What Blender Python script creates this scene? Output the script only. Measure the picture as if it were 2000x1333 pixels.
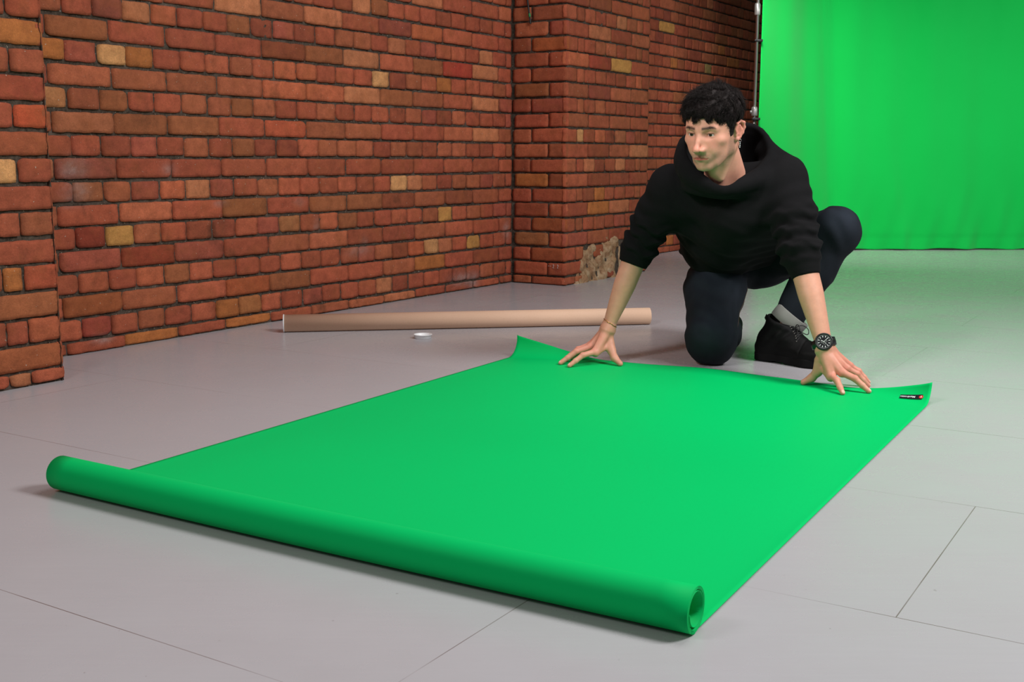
import bpy, math, random
import numpy as np
from mathutils import Vector, Matrix, Euler

for o in list(bpy.data.objects):
    bpy.data.objects.remove(o, do_unlink=True)
SC = bpy.context.scene
COL = SC.collection
rng = np.random.default_rng(7)
random.seed(7)

# ------------------------------------------------------------------ camera
CAM_H = 0.665
cd = bpy.data.cameras.new('camera')
cam = bpy.data.objects.new('camera', cd)
COL.objects.link(cam)
cam.location = (0, 0, CAM_H)
cam.rotation_euler = (math.radians(90 - 9.179), 0, 0)
cd.sensor_width = 36.0
cd.lens = 39.6
cd.clip_start = 0.02
cd.dof.use_dof = False
SC.camera = cam

# ------------------------------------------------------------------ world, lights, exposure
SC.view_settings.view_transform = 'Standard'
SC.view_settings.look = 'None'
SC.view_settings.gamma = 1.0
SC.view_settings.exposure = 0.0
w = bpy.data.worlds.new('studio_ambient')
SC.world = w
w.use_nodes = True
bg = w.node_tree.nodes['Background']
bg.inputs[0].default_value = (0.95, 0.97, 1.0, 1)
bg.inputs[1].default_value = 0.13

def area_light(name, loc, target, size, energy, color=(1, 1, 1), size_y=None, spread=180):
    ld = bpy.data.lights.new(name, 'AREA')
    ld.energy = energy
    ld.color = color
    ld.shape = 'RECTANGLE'
    ld.size = size
    ld.size_y = size_y or size
    ld.spread = math.radians(spread)
    o = bpy.data.objects.new(name, ld)
    COL.objects.link(o)
    o.location = loc
    d = Vector(target) - Vector(loc)
    o.rotation_euler = d.to_track_quat('-Z', 'Y').to_euler()
    return o

# key softbox high on the right, a weaker one behind the camera, two lamps on the backdrop
area_light('key_softbox', (2.7, 1.7, 2.9), (0.9, 2.9, 0.1), 1.0, 138, (1.0, 0.985, 0.98))
area_light('front_softbox', (-1.5, .9, 1.8), (0.6, 3.45, 0.72), .7, 13, (1.0, 0.97, 0.96))
area_light('added_face_fill', (-1.2, 1.5, 2.1), (0.6, 3.4, 0.78), .4, 3.4, (1.0, 0.96, 0.95), spread=45)  # added fill, not a studio lamp: narrow beam that brightens the face
area_light('overhead_softbox', (0.9, 2.7, 3.4), (0.4, 3.0, 0.0), 1.2, 40, (1.0, 0.98, 0.98))
area_light('backdrop_softbox', (4.7, 5.8, 2.1), (3.5, 8.3, .75), 1.2, 18, (0.97, 1.0, 0.97), 0.4, spread=110)
area_light('backdrop_side_softbox', (1.45, 7.0, 2.3), (2.2, 8.05, .9), 0.4, 8, (1.0, 1.0, 0.95), 0.4, spread=80)

# ------------------------------------------------------------------ helpers
def link(o, parent=None):
    COL.objects.link(o)
    if parent is not None:
        o.parent = parent
    return o

def mesh_np(name, V, F, mat=None, parent=None, smooth=True, cols=None, mats=None, midx=None):
    """V (n,3), F list of (m,3|4) arrays or one array"""
    V = np.ascontiguousarray(V, dtype=np.float32)
    if isinstance(F, np.ndarray):
        F = [F]
    F = [np.asarray(f, dtype=np.int32) for f in F if len(f)]
    me = bpy.data.meshes.new(name)
    me.vertices.add(len(V))
    me.vertices.foreach_set('co', V.ravel())
    nl = sum(f.size for f in F)
    me.loops.add(nl)
    me.loops.foreach_set('vertex_index', np.concatenate([f.ravel() for f in F]))
    cnt = np.concatenate([np.full(len(f), f.shape[1], np.int32) for f in F])
    st = np.concatenate([[0], np.cumsum(cnt)[:-1]]).astype(np.int32)
    me.polygons.add(len(cnt))
    me.polygons.foreach_set('loop_start', st)
    me.polygons.foreach_set('loop_total', cnt)
    me.polygons.foreach_set('use_smooth', np.full(len(cnt), bool(smooth)))
    me.update(calc_edges=True)
    me.validate()
    if cols is not None:
        ca = me.color_attributes.new('Col', 'FLOAT_COLOR', 'POINT')
        c = np.ones((len(V), 4), np.float32)
        c[:, :3] = cols
        ca.data.foreach_set('color', c.ravel())
    o = bpy.data.objects.new(name, me)
    if mat is not None:
        me.materials.append(mat)
    for m in (mats or []):
        me.materials.append(m)
    if midx is not None:
        me.polygons.foreach_set('material_index', midx)
    return link(o, parent)

class MB:
    """collects shapes into one mesh"""
    def __init__(s):
        s.V = []; s.F3 = []; s.F4 = []; s.n = 0; s.C = []
    def add(s, V, F, col=None):
        V = np.asarray(V, float).reshape(-1, 3)
        F = np.asarray(F, int)
        (s.F3 if F.shape[1] == 3 else s.F4).append(F + s.n)
        s.V.append(V); s.n += len(V)
        s.C.append(np.tile(np.array(col if col is not None else (1, 1, 1), float), (len(V), 1)))
    def tube(s, P, R, n=8, cap=True, col=None, closed=False):
        P = np.asarray(P, float); m = len(P)
        R = np.broadcast_to(np.asarray(R, float), (m,))
        if closed:
            T = np.roll(P, -1, 0) - np.roll(P, 1, 0)
        else:
            T = np.gradient(P, axis=0)
        T /= np.linalg.norm(T, axis=1)[:, None] + 1e-12
        ref = np.array([0, 0, 1.0]) if abs(T[0][2]) < .9 else np.array([1.0, 0, 0])
        N = np.cross(T[0], ref); N /= np.linalg.norm(N)
        rings = []
        for i in range(m):
            N = N - T[i] * (N @ T[i]); N /= np.linalg.norm(N) + 1e-12
            B = np.cross(T[i], N)
            a = np.arange(n) * 2 * math.pi / n
            rings.append(P[i] + R[i] * (np.cos(a)[:, None] * N + np.sin(a)[:, None] * B))
        V = np.concatenate(rings)
        F = []
        mm = m if closed else m - 1
        for i in range(mm):
            j = (i + 1) % m
            for k in range(n):
                l = (k + 1) % n
                F.append((i * n + k, i * n + l, j * n + l, j * n + k))
        s.add(V, F, col)
        if cap and not closed:
            for (r0, c, fl) in ((0, P[0], 1), ((m - 1) * n, P[-1], 0)):
                base = s.n
                ring = V[r0:r0 + n]
                s.add(np.vstack([ring, c]), [((k + 1) % n, k, n) if fl else (k, (k + 1) % n, n) for k in range(n)], col)
    def box(s, c, d, M=None, col=None, bev=0.0):
        dx, dy, dz = np.array(d) / 2
        V = np.array([(x, y, z) for x in (-dx, dx) for y in (-dy, dy) for z in (-dz, dz)])
        F = [(0, 1, 3, 2), (4, 6, 7, 5), (0, 4, 5, 1), (2, 3, 7, 6), (0, 2, 6, 4), (1, 5, 7, 3)]
        if M is not None:
            V = V @ np.array(M).T
        s.add(V + np.array(c), F, col)
    def lathe(s, prof, c, M=None, n=32, col=None):
        """prof [(r,h)] revolved about local z"""
        prof = np.asarray(prof, float); m = len(prof)
        a = np.arange(n) * 2 * math.pi / n
        V = np.stack([prof[:, None, 0] * np.cos(a), prof[:, None, 0] * np.sin(a), np.broadcast_to(prof[:, None, 1], (m, n))], -1).reshape(-1, 3)
        if M is not None:
            V = V @ np.array(M).T
        F = [(i * n + k, i * n + (k + 1) % n, (i + 1) * n + (k + 1) % n, (i + 1) * n + k) for i in range(m - 1) for k in range(n)]
        s.add(V + np.array(c), F, col)
    def build(s, name, mat, parent=None, smooth=True, color=False):
        F = []
        if s.F3: F.append(np.concatenate(s.F3))
        if s.F4: F.append(np.concatenate(s.F4))
        return mesh_np(name, np.concatenate(s.V), F, mat, parent, smooth, np.concatenate(s.C) if color else None)

def tag(o, label, cat=None, group=None, kind=None):
    if label: o['label'] = label
    if cat: o['category'] = cat
    if group: o['group'] = group
    if kind: o['kind'] = kind
    return o

def empty(name, loc=(0, 0, 0)):
    o = bpy.data.objects.new(name, None)
    o.empty_display_size = 0.05
    COL.objects.link(o)
    o.location = loc
    return o

def keep(o, root):
    """parent o to an Empty that is not at the origin, leaving o where it stands"""
    o.parent = root
    o.location = Vector(o.location) - Vector(root.location)
    return o

def srgb(r, g, b):
    f = lambda c: (c / 255 / 12.92) if c / 255 <= .04045 else ((c / 255 + .055) / 1.055) ** 2.4
    return (f(r), f(g), f(b))

class NT:
    def __init__(s, name):
        s.m = bpy.data.materials.new(name); s.m.use_nodes = True
        s.t = s.m.node_tree
        s.b = s.t.nodes['Principled BSDF']
    def n(s, typ, **kw):
        nd = s.t.nodes.new(typ)
        for k, v in kw.items():
            setattr(nd, k, v)
        return nd
    def l(s, a, b):
        s.t.links.new(a, b)
    def mix(s, fac, a, b, blend='MIX'):
        nd = s.n('ShaderNodeMix', data_type='RGBA', blend_type=blend)
        for sock, v in ((nd.inputs[0], fac), (nd.inputs[6], a), (nd.inputs[7], b)):
            if hasattr(v, 'links'): s.l(v, sock)
            elif isinstance(v, (int, float)): sock.default_value = v
            else: sock.default_value = (*v, 1)
        return nd.outputs[2]
    def noise(s, scale, detail=4, rough=.5, vec=None, dist=0):
        nd = s.n('ShaderNodeTexNoise')
        nd.inputs['Scale'].default_value = scale
        nd.inputs['Detail'].default_value = detail
        nd.inputs['Roughness'].default_value = rough
        nd.inputs['Distortion'].default_value = dist
        if vec is None:
            if not hasattr(s, 'tc'): s.tc = s.n('ShaderNodeTexCoord')
            vec = s.tc.outputs['Object']
        s.l(vec, nd.inputs['Vector'])
        return nd.outputs['Fac']
    def ramp(s, v, stops):
        nd = s.n('ShaderNodeValToRGB')
        cr = nd.color_ramp
        while len(cr.elements) < len(stops): cr.elements.new(.5)
        for e, (p, c) in zip(cr.elements, stops):
            e.position = p
            e.color = (*c, 1) if not isinstance(c, (int, float)) else (c, c, c, 1)
        s.l(v, nd.inputs[0])
        return nd.outputs[0]
    def math(s, op, a, b=0.0):
        nd = s.n('ShaderNodeMath', operation=op)
        for sock, v in ((nd.inputs[0], a), (nd.inputs[1], b)):
            if hasattr(v, 'links'): s.l(v, sock)
            else: sock.default_value = v
        return nd.outputs[0]
    def bump(s, h, strength=.3, dist=.002):
        nd = s.n('ShaderNodeBump')
        nd.inputs['Strength'].default_value = strength
        nd.inputs['Distance'].default_value = dist
        s.l(h, nd.inputs['Height'])
        s.l(nd.outputs[0], s.b.inputs['Normal'])
        return nd
    def set(s, color=None, rough=None, metal=None, spec=None, sheen=None):
        if color is not None:
            if hasattr(color, 'links'): s.l(color, s.b.inputs['Base Color'])
            else: s.b.inputs['Base Color'].default_value = (*color, 1)
        if rough is not None:
            if hasattr(rough, 'links'): s.l(rough, s.b.inputs['Roughness'])
            else: s.b.inputs['Roughness'].default_value = rough
        if metal is not None: s.b.inputs['Metallic'].default_value = metal
        if spec is not None: s.b.inputs['Specular IOR Level'].default_value = spec
        if sheen is not None:
            s.b.inputs['Sheen Weight'].default_value = sheen
            s.b.inputs['Sheen Roughness'].default_value = .5
        return s

def plain(name, color, rough=.5, metal=0, spec=.5, nscale=40, namt=.06, bump=.05, bscale=300, sheen=None):
    t = NT(name)
    a = t.noise(nscale, 3)
    c = t.mix(a, tuple(x * (1 - namt) for x in color), tuple(min(1, x * (1 + namt)) for x in color))
    t.set(c, rough, metal, spec, sheen)
    if bump: t.bump(t.noise(bscale, 3), bump, .001)
    return t.m
# ================================================================== ROOM
WA = math.radians(57.0)
DU = np.array([math.cos(WA), math.sin(WA), 0.0])      # along the wall, away from the camera
DN = np.array([math.sin(WA), -math.cos(WA), 0.0])     # out of the wall into the room
WO = np.array([0.0, 6.122, 0.0])                      # inner corner of the far pier

# floor: painted boards
def floor_material():
    t = NT('painted_floor_boards')
    t.tc = t.n('ShaderNodeTexCoord')
    mp = t.n('ShaderNodeMapping', vector_type='POINT')
    # rotate world so that x runs along the long seams (-32 deg)
    mp.inputs['Rotation'].default_value = (0, 0, math.radians(32))
    mp.inputs['Location'].default_value = (0.353, -0.998, 0)
    t.l(t.tc.outputs['Object'], mp.inputs['Vector'])
    br = t.n('ShaderNodeTexBrick')
    br.offset = 0.2; br.offset_frequency = 2; br.squash = 1.0
    t.l(mp.outputs[0], br.inputs['Vector'])
    br.inputs['Scale'].default_value = 1.0
    br.inputs['Mortar Size'].default_value = 0.0011
    br.inputs['Mortar Smooth'].default_value = 0.3
    br.inputs['Brick Width'].default_value = 2.46
    br.inputs['Row Height'].default_value = 0.631
    br.inputs['Color1'].default_value = (1, 1, 1, 1)
    br.inputs['Color2'].default_value = (.93, .93, .93, 1)
    big = t.noise(.9, 4, .55)
    mid = t.noise(6, 6, .6)
    base = t.mix(big, srgb(172, 170, 173), srgb(187, 185, 189))
    base = t.mix(t.ramp(mid, [(.35, 0), (.75, .25)]), base, srgb(166, 158, 160))
    # brushed streaks in the paint
    mp2 = t.n('ShaderNodeMapping'); mp2.inputs['Scale'].default_value = (1.2, 26, 1)
    mp2.inputs['Rotation'].default_value = (0, 0, math.radians(32))
    t.l(t.tc.outputs['Object'], mp2.inputs['Vector'])
    st = t.noise(5, 5, .65, mp2.outputs[0])
    base = t.mix(t.ramp(st, [(.4, 0), (.8, .08)]), base, srgb(205, 200, 203))
    # scuffs and specks
    mp3 = t.n('ShaderNodeMapping'); mp3.inputs['Scale'].default_value = (3, 16, 1)
    mp3.inputs['Rotation'].default_value = (0, 0, math.radians(14))
    t.l(t.tc.outputs['Object'], mp3.inputs['Vector'])
    sc = t.noise(4.5, 9, .8, mp3.outputs[0], .4)
    base = t.mix(t.ramp(sc, [(.70, 0), (.76, .35)]), base, srgb(120, 112, 110))
    sp = t.noise(60, 2, .5)
    base = t.mix(t.ramp(sp, [(.76, 0), (.80, .4)]), base, srgb(110, 96, 90))
    fade = t.ramp(t.noise(2.3, 3), [(.38, .15), (.6, 1)])
    seam = t.math('MULTIPLY', br.outputs['Fac'], fade)
    seam = t.math('MULTIPLY', seam, .75)
    col = t.mix(seam, base, srgb(88, 66, 56))
    t.set(col, t.ramp(mid, [(.3, .22), (.7, .32)]), spec=.5)
    h = t.math('ADD', t.math('MULTIPLY', st, .35), t.math('MULTIPLY', seam, -1.5))
    t.bump(h, .05, .002)
    return t.m
fl = mesh_np('floor', [(-6, -2, 0), (9, -2, 0), (9, 14, 0), (-6, 14, 0)], np.array([[0, 1, 2, 3]]), floor_material(), smooth=False)
tag(fl, 'grey painted board floor with thin dark seams', kind='structure')

# brick
def brick_material():
    t = NT('old_red_brick')
    vc = t.n('ShaderNodeVertexColor', layer_name='Col')
    fine = t.noise(150, 8, .8)
    mid = t.noise(22, 8, .72)
    c = t.mix(t.ramp(fine, [(.3, 0), (.8, .5)]), vc.outputs[0], srgb(120, 62, 40), 'MIX')
    c = t.mix(1.0, c, t.ramp(mid, [(.25, .66), (.75, 1.28)]), 'MULTIPLY')
    c = t.mix(1.0, c, t.ramp(t.noise(380, 4, .8), [(.3, .78), (.7, 1.2)]), 'MULTIPLY')
    c = t.mix(t.ramp(t.noise(10, 4, .6), [(.48, 0), (.72, .45)]), c, srgb(156, 88, 52))
    # sooty patches and lime bloom
    soot = t.noise(7, 5, .65, dist=.5)
    c = t.mix(t.ramp(soot, [(.58, 0), (.75, .55)]), c, srgb(78, 50, 34))
    lime = t.noise(15, 7, .75)
    c = t.mix(t.ramp(lime, [(.66, 0), (.80, .38)]), c, srgb(160, 140, 132))
    spk = t.noise(120, 2, .5)
    c = t.mix(t.ramp(spk, [(.735, 0), (.76, .8)]), c, srgb(190, 176, 160))
    t.set(c, .88, spec=.22)
    h = t.math('ADD', t.math('MULTIPLY', fine, .7), mid)
    t.bump(h, 1.0, .0045)
    return t.m
def mortar_material():
    t = NT('dark_lime_mortar')
    a = t.noise(90, 8, .7); b = t.noise(6, 5, .6)
    c = t.mix(t.ramp(a, [(.3, 0), (.7, 1)]), srgb(50, 42, 36), srgb(98, 86, 76))
    c = t.mix(t.ramp(b, [(.5, 0), (.75, .6)]), c, srgb(124, 110, 100))
    s = t.noise(160, 2, .5)
    c = t.mix(t.ramp(s, [(.69, 0), (.73, .8)]), c, srgb(188, 180, 166))
    t.set(c, .95, spec=.1)
    t.bump(a, 1.0, .006)
    return t.m
M_BRICK = brick_material(); M_MORTAR = mortar_material()

PAL = [((170, 88, 67), 30), ((176, 94, 71), 24), ((166, 85, 66), 20), ((158, 84, 63), 12), ((168, 96, 70), 14),
       ((180, 101, 75), 10), ((154, 86, 64), 5), ((184, 112, 82), 3), ((150, 78, 61), 5), ((162, 84, 70), 8)]
PW = np.array([p[1] for p in PAL], float); PW /= PW.sum()
TAN = (212, 156, 108); YEL = (206, 152, 88); OCH = (182, 112, 64); PALE = (194, 124, 90); SALM = (188, 102, 74); DRK = (138, 74, 54); PUR = (148, 80, 68); BRN = (160, 96, 66)
Z0, PITCH = 0.047, 0.078
JT = 0.0112        # joint width

class Bricks:
    def __init__(s): s.V = []; s.F = []; s.C = []; s.n = 0; s.MV = []; s.MF = []; s.mn = 0
    def brick(s, O, U, N, u0, u1, z0, z1, col, depth=.016):
        """one worn brick face standing proud of the mortar; U along, N out"""
        L, H = u1 - u0, z1 - z0
        if L < .02 or H < .012: return
        jt = JT * rng.uniform(.7, 1.15)
        L -= jt * .8; H -= JT * rng.uniform(.75, 1.2)
        cu, cz = (u0 + u1) / 2 + rng.uniform(-.0015, .0015), (z0 + z1) / 2 + rng.uniform(-.0018, .0018)
        nx = max(4, int(round(L / .017))); nz = 6
        a = np.linspace(-1, 1, nx + 1); b = np.linspace(-1, 1, nz + 1)
        A, B = np.meshgrid(a, b, indexing='ij')
        x = A * L / 2; z = B * H / 2
        rc = rng.uniform(.003, .008, 4)
        # rounded corners: pull the corner points inwards
        for q, (sx, sz) in enumerate(((-1, -1), (-1, 1), (1, -1), (1, 1))):
            r = rc[q] * (2.8 if rng.random() < .14 else 1)
            dx = np.maximum(0, r - (L / 2 - sx * x)); dz = np.maximum(0, r - (H / 2 - sz * z))
            dd = np.sqrt(dx ** 2 + dz ** 2); over = np.maximum(0, dd - r)
            k = np.where(dd > 1e-6, over / np.maximum(dd, 1e-6), 0)
            x = x - sx * dx * k; z = z - sz * dz * k
        ph = rng.uniform(0, 6.28, 6)
        tilt = rng.uniform(-.006, .006)
        edge = np.minimum(L / 2 - np.abs(A) * L / 2, H / 2 - np.abs(B) * H / 2)
        wob = rng.uniform(.0003, .0009) * (np.sin(x * 130 + ph[0]) + np.sin(x * 61 + ph[1])) * B
        wob2 = rng.uniform(.0003, .0009) * np.sin(z * 150 + ph[2]) * A
        h = .0014 * np.sin(x * 70 + ph[3]) * np.sin(z * 110 + ph[4]) + rng.uniform(-.0035, .0025)
        h = h - .0022 * np.clip(1 - edge / .005, 0, 1) ** 2 + rng.normal(0, .00055, x.shape)
        if rng.random() < .12:     # chipped face
            h = h - rng.uniform(.002, .005) * np.clip(np.sin(x * 40 + ph[5]) , 0, 1)
        x = x + wob2 + cu; z = z + wob + cz + tilt * (x - cu)
        P = np.array(O) + x[..., None] * U + h[..., None] * N + z[..., None] * np.array([0, 0, 1.0])
        front = P.reshape(-1, 3)
        idx = np.arange((nx + 1) * (nz + 1)).reshape(nx + 1, nz + 1)
        f = np.stack([idx[:-1, :-1], idx[1:, :-1], idx[1:, 1:], idx[:-1, 1:]], -1).reshape(-1, 4)
        loop = np.concatenate([idx[:, 0], idx[-1, 1:], idx[-2::-1, -1], idx[0, -2:0:-1]])
        bk = front[loop] - N * depth
        m = len(loop); o = len(front)
        k = np.arange(m)
        sf = np.stack([loop[k], o + k, o + (k + 1) % m, loop[(k + 1) % m]], -1)
        s.V.append(np.concatenate([front, bk])); s.F.append(np.concatenate([f, sf]) + s.n)
        c = np.array(srgb(*np.clip(np.array(col) * np.array([1.06, 1.045, .985]) * rng.uniform(.92, 1.07), 0, 255)))
        s.C.append(np.tile(c, (len(front) + m, 1))); s.n += len(front) + m
    def mortar(s, O, U, N, u0, u1, z0, z1, rec=.010):
        nu = max(2, int((u1 - u0) / .02)); nz = max(2, int((z1 - z0) / .02))
        A, B = np.meshgrid(np.linspace(u0, u1, nu + 1), np.linspace(z0, z1, nz + 1), indexing='ij')
        h = -rec + rng.normal(0, .0016, A.shape)
        P = np.array(O) + A[..., None] * U + h[..., None] * N + B[..., None] * np.array([0, 0, 1.0])
        idx = np.arange(A.size).reshape(A.shape)
        f = np.stack([idx[:-1, :-1], idx[1:, :-1], idx[1:, 1:], idx[:-1, 1:]], -1).reshape(-1, 4)
        s.MV.append(P.reshape(-1, 3)); s.MF.append(f + s.mn); s.mn += A.size
    def build(s, name, label):
        nb = s.n
        V = np.concatenate(s.V + s.MV); F1 = np.concatenate(s.F); F2 = np.concatenate(s.MF) + nb
        C = np.concatenate(s.C + [np.ones((s.mn, 3)) * .1])
        # old lime smears wiped over a few bricks
        q = (V - WO); uu = q @ DU; zz = V[:, 2]
        for u_, z_, ru, rz_, am in SMEARS:
            e = ((uu - u_) / ru) ** 2 + ((zz - z_) / rz_) ** 2
            k = np.clip(am * np.exp(-e) * rng.uniform(.5, 1.3, len(V)), 0, .75)[:, None]
            k[nb:] *= .4
            C = C * (1 - k) + np.array(srgb(168, 146, 140)) * k
        mi = np.concatenate([np.zeros(len(F1), np.int32), np.ones(len(F2), np.int32)])
        o = mesh_np(name, V, [np.concatenate([F1, F2])], M_BRICK, smooth=True, cols=C, mats=[M_MORTAR], midx=mi)
        tag(o, label, kind='structure')
        return o

ROWS = range(-1, 30)
def rz(k):  # z range of a row
    return max(0.0, Z0 + k * PITCH), Z0 + (k + 1) * PITCH
def pick(special, u, z):
    for (su, sz, c) in special:
        if abs(su - u[0]) < 1e9 and u[0] <= su <= u[1] and z[0] <= sz <= z[1]:
            return c
    return PAL[rng.choice(len(PAL), p=PW)][0]

MAIN_SPECIAL = [(-2.546, 1.01, TAN), (-2.553, .399, YEL), (-1.213, .936, TAN), (-.714, .266, TAN), (-.619, .40, YEL),
    (-.359, .256, YEL), (-.219, .786, PALE), (-.242, .941, PALE), (-.736, .168, OCH)]
def specials_px(pts, off=0.0):
    """photo sightings turned once into (u, z) on the wall plane (a lookup of which brick is which colour)"""
    f = 2200.0; p = math.atan(355.5 / f); out = []
    for (x, y, c) in pts:
        d = np.array([0, math.cos(p), -math.sin(p)]) + (x - 1000) / f * np.array([1., 0, 0]) - (y - 666.5) / f * np.array([0, math.sin(p), math.cos(p)])
        C0 = np.array([0, 0, CAM_H])
        q = C0 + d * (((WO + off * DN - C0) @ DN) / (d @ DN))
        out.append((float((q - WO) @ DU), float(q[2]), c))
    return out
MAIN_SPECIAL = specials_px([
    (214, 113, TAN), (252, 117, OCH), (148, 58, BRN), (106, 103, OCH), (230, 460, YEL), (160, 330, PUR), (155, 380, BRN), (107, 200, (190, 130, 90)),
    (276, 45, PALE), (335, 45, SALM), (237, 33, PUR), (217, 206, BRN), (283, 246, BRN), (375, 246, BRN), (480, 216, BRN), (490, 50, BRN),
    (520, 90, DRK), (540, 133, SALM), (560, 180, SALM), (630, 190, SALM), (480, 275, BRN), (473, 12, PALE), (270, 480, (150, 68, 50)),
    (150, 480, (150, 66, 52)), (709, 190, PALE), (745, 15, BRN), (735, 160, TAN), (700, 20, PALE), (655, 110, BRN), (708, 122, PALE), (790, 50, (150, 78, 66)),
    (833, 70, (176, 96, 66)), (780, 205, BRN), (838, 140, BRN), (868, 170, OCH), (900, 130, (180, 70, 58)), (955, 118, PALE), (948, 148, PALE),
    (948, 205, PALE), (948, 265, PALE), (780, 358, TAN), (812, 358, PALE), (867, 417, YEL), (790, 395, (150, 82, 60)), (715, 395, BRN), (926, 468, YEL),
    (840, 478, TAN), (810, 482, (190, 100, 70)), (840, 512, OCH), (782, 486, DRK), (585, 430, (176, 116, 78)), (650, 430, SALM), (675, 430, BRN), (745, 550, PALE),
    (590, 560, BRN), (430, 590, OCH), (490, 590, (160, 104, 66)), (260, 660, OCH), (215, 650, (150, 70, 60)), (330, 645, (178, 76, 70)), (490, 620, OCH),
    (388, 372, PALE), (340, 370, SALM), (290, 490, SALM), (455, 395, (150, 92, 60)), (640, 395, BRN), (520, 540, (176, 92, 60)), (370, 540, BRN),
    (330, 440, (188, 96, 72)), (290, 540, SALM), (200, 590, (170, 96, 62)), (560, 260, (182, 90, 66)), (605, 150, SALM), (540, 165, SALM)])
SMEARS = [(u, z, a, b, c) for (u, z, _), (a, b, c) in zip(specials_px([(143, 330, 0), (150, 372, 0), (140, 395, 0), (700, 492, 0), (712, 478, 0), (905, 545, 0), (925, 550, 0), (990, 450, 0), (200, 663, 0), (430, 398, 0), (620, 440, 0), (585, 395, 0), (330, 330, 0)]),
    [(.045, .035, .75), (.05, .03, .55), (.05, .02, .4), (.07, .02, .5), (.02, .03, .5), (.10, .03, .75), (.05, .04, .7), (.03, .05, .6), (.04, .015, .7), (.03, .01, .5), (.02, .03, .5), (.03, .015, .4), (.03, .02, .4)])]
PIER1_SPECIAL = specials_px([(40, 75, OCH), (15, 340, TAN), (40, 290, (170, 92, 66)), (40, 175, (176, 84, 66)), (25, 545, OCH), (80, 540, (172, 84, 62)),
    (60, 600, BRN), (90, 640, SALM), (60, 700, (160, 92, 62)), (30, 755, PALE), (70, 20, (172, 86, 64)), (70, 235, (186, 84, 58))], .36)
PIER2_SPECIAL = specials_px([(1215, 132, YEL), (1211, 45, PALE), (1134, 265, TAN), (1170, 255, SALM), (1250, 295, PALE), (1211, 318, PALE), (1173, 378, OCH),
    (1170, 405, OCH), (1240, 20, SALM), (1170, 120, (160, 72, 58)), (1130, 120, SALM), (1250, 165, SALM)], .335)
BACK_SPECIAL = specials_px([(1318, 50, YEL), (1320, 120, OCH), (1390, 130, (150, 140, 90)), (1290, 140, SALM), (1390, 20, BRN), (1400, 75, BRN), (1440, 120, OCH),
    (1330, 200, BRN), (1410, 90, OCH), (1430, 60, BRN), (1310, 470, OCH), (1330, 475, OCH)], -.15)

def english_wall(B, O, ua, ub, joint0, special, start_pattern=None, k_rows=ROWS):
    """odd rows stretchers, even rows headers, joints on the grid joint0 + n*0.2425"""
    for k in k_rows:
        z = rz(k)
        if k % 2:   # stretcher row
            js = [joint0 + i * .2425 + rng.uniform(-.004, .004) for i in range(-60, 60)]
        else:
            js = [joint0 - .056 + i * .12125 + rng.uniform(-.004, .004) for i in range(-120, 120)]
        js = [ua] + [j for j in js if ua + .03 < j < ub - .03] + [ub]
        for a, b in zip(js[:-1], js[1:]):
            B.brick(O, DU, DN, a, b, z[0], z[1], pick(special, (a, b), z))
    B.mortar(O, DU, DN, ua, ub + .03, 0, rz(k_rows[-1])[1])

B = Bricks()
# main bay
english_wall(B, WO, -4.2, .004, -.118, MAIN_SPECIAL)
# near pier (its far side face is turned away from the camera)
P1 = WO + .36 * DN
U1 = -3.05
for k in ROWS:
    z = rz(k)
    if k % 2 == 0:      # stretchers on the even rows here
        js = [U1 - .2425 * i for i in range(0, 9)]
    else:
        js = [U1, U1 - .114] + [U1 - .114 - .070 - .12125 * i for i in range(0, 13)]
    js = [js[0]] + [j + rng.uniform(-.004, .004) for j in js[1:]]
    for b, a in zip(js[:-1], js[1:]):
        B.brick(P1, DU, DN, a, b, z[0], z[1], pick(PIER1_SPECIAL, (a, b), z))
    js = [0, .23, .36] if k % 2 else [0, .12, .36]
    for a, b in zip(js[:-1], js[1:]):
        B.brick(WO + U1 * DU, DN, DU, a, b, z[0], z[1], pick([], (a, b), z))
B.mortar(P1, DU, DN, U1 - 1.95, U1, 0, rz(29)[1])
B.mortar(WO + U1 * DU, DN, DU, 0, .36, 0, rz(29)[1])
# far pier: return towards the camera, then its front
PR_ = .335
RET_SPECIAL = [(.11, Z0 + 2.5 * PITCH, (170, 110, 72)), (.11, Z0 + 6.5 * PITCH, OCH), (.11, Z0 + 4.5 * PITCH, (150, 78, 58)), (.2, Z0 + 3.5 * PITCH, (168, 92, 58)),
               (.2, Z0 + 1.5 * PITCH, (160, 86, 58)), (.11, Z0 + 12.5 * PITCH, (150, 90, 60)), (.2, Z0 + 15.5 * PITCH, (176, 96, 60))]
P2 = WO + PR_ * DN
for k in ROWS:
    z = rz(k)
    js = [0, .118, PR_] if k % 2 else [0, .012, .225, PR_]
    js = [js[0]] + [j + rng.uniform(-.003, .003) for j in js[1:-1]] + [js[-1]]
    for a, b in zip(js[:-1], js[1:]):
        B.brick(WO, DN, -DU, a, b + (JT * .5 if b == PR_ else 0), z[0], z[1], pick(RET_SPECIAL, (a, b), z))
    if k % 2:
        js = [0, .122, .195] + [.195 + .1205 * i for i in range(1, 6)] + [.871, .965]
    else:
        js = [0, .246, .490, .735, .965]
    js = [js[0]] + [j + rng.uniform(-.004, .004) for j in js[1:-1]] + [js[-1]]
    for a, b in zip(js[:-1], js[1:]):
        if z[1] < .21 and .17 < (a + b) / 2 < .75 and rng.random() > .25:      # knocked-off corner packed with mortar
            continue
        B.brick(P2, DU, DN, a - (JT * .5 if a == 0 else 0), b, z[0], z[1], pick(PIER2_SPECIAL, (a, b), z))
    js = [0, .12, .30] if k % 2 else [0, .23, .30]
    for a, b in zip(js[:-1], js[1:]):
        B.brick(P2 + .965 * DU - DN * .49, DN, DU, a + .19, b + .19, z[0], z[1], pick([], (a, b), z))
B.mortar(WO, DN, -DU, -.03, PR_ - .008, 0, rz(29)[1])
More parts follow.
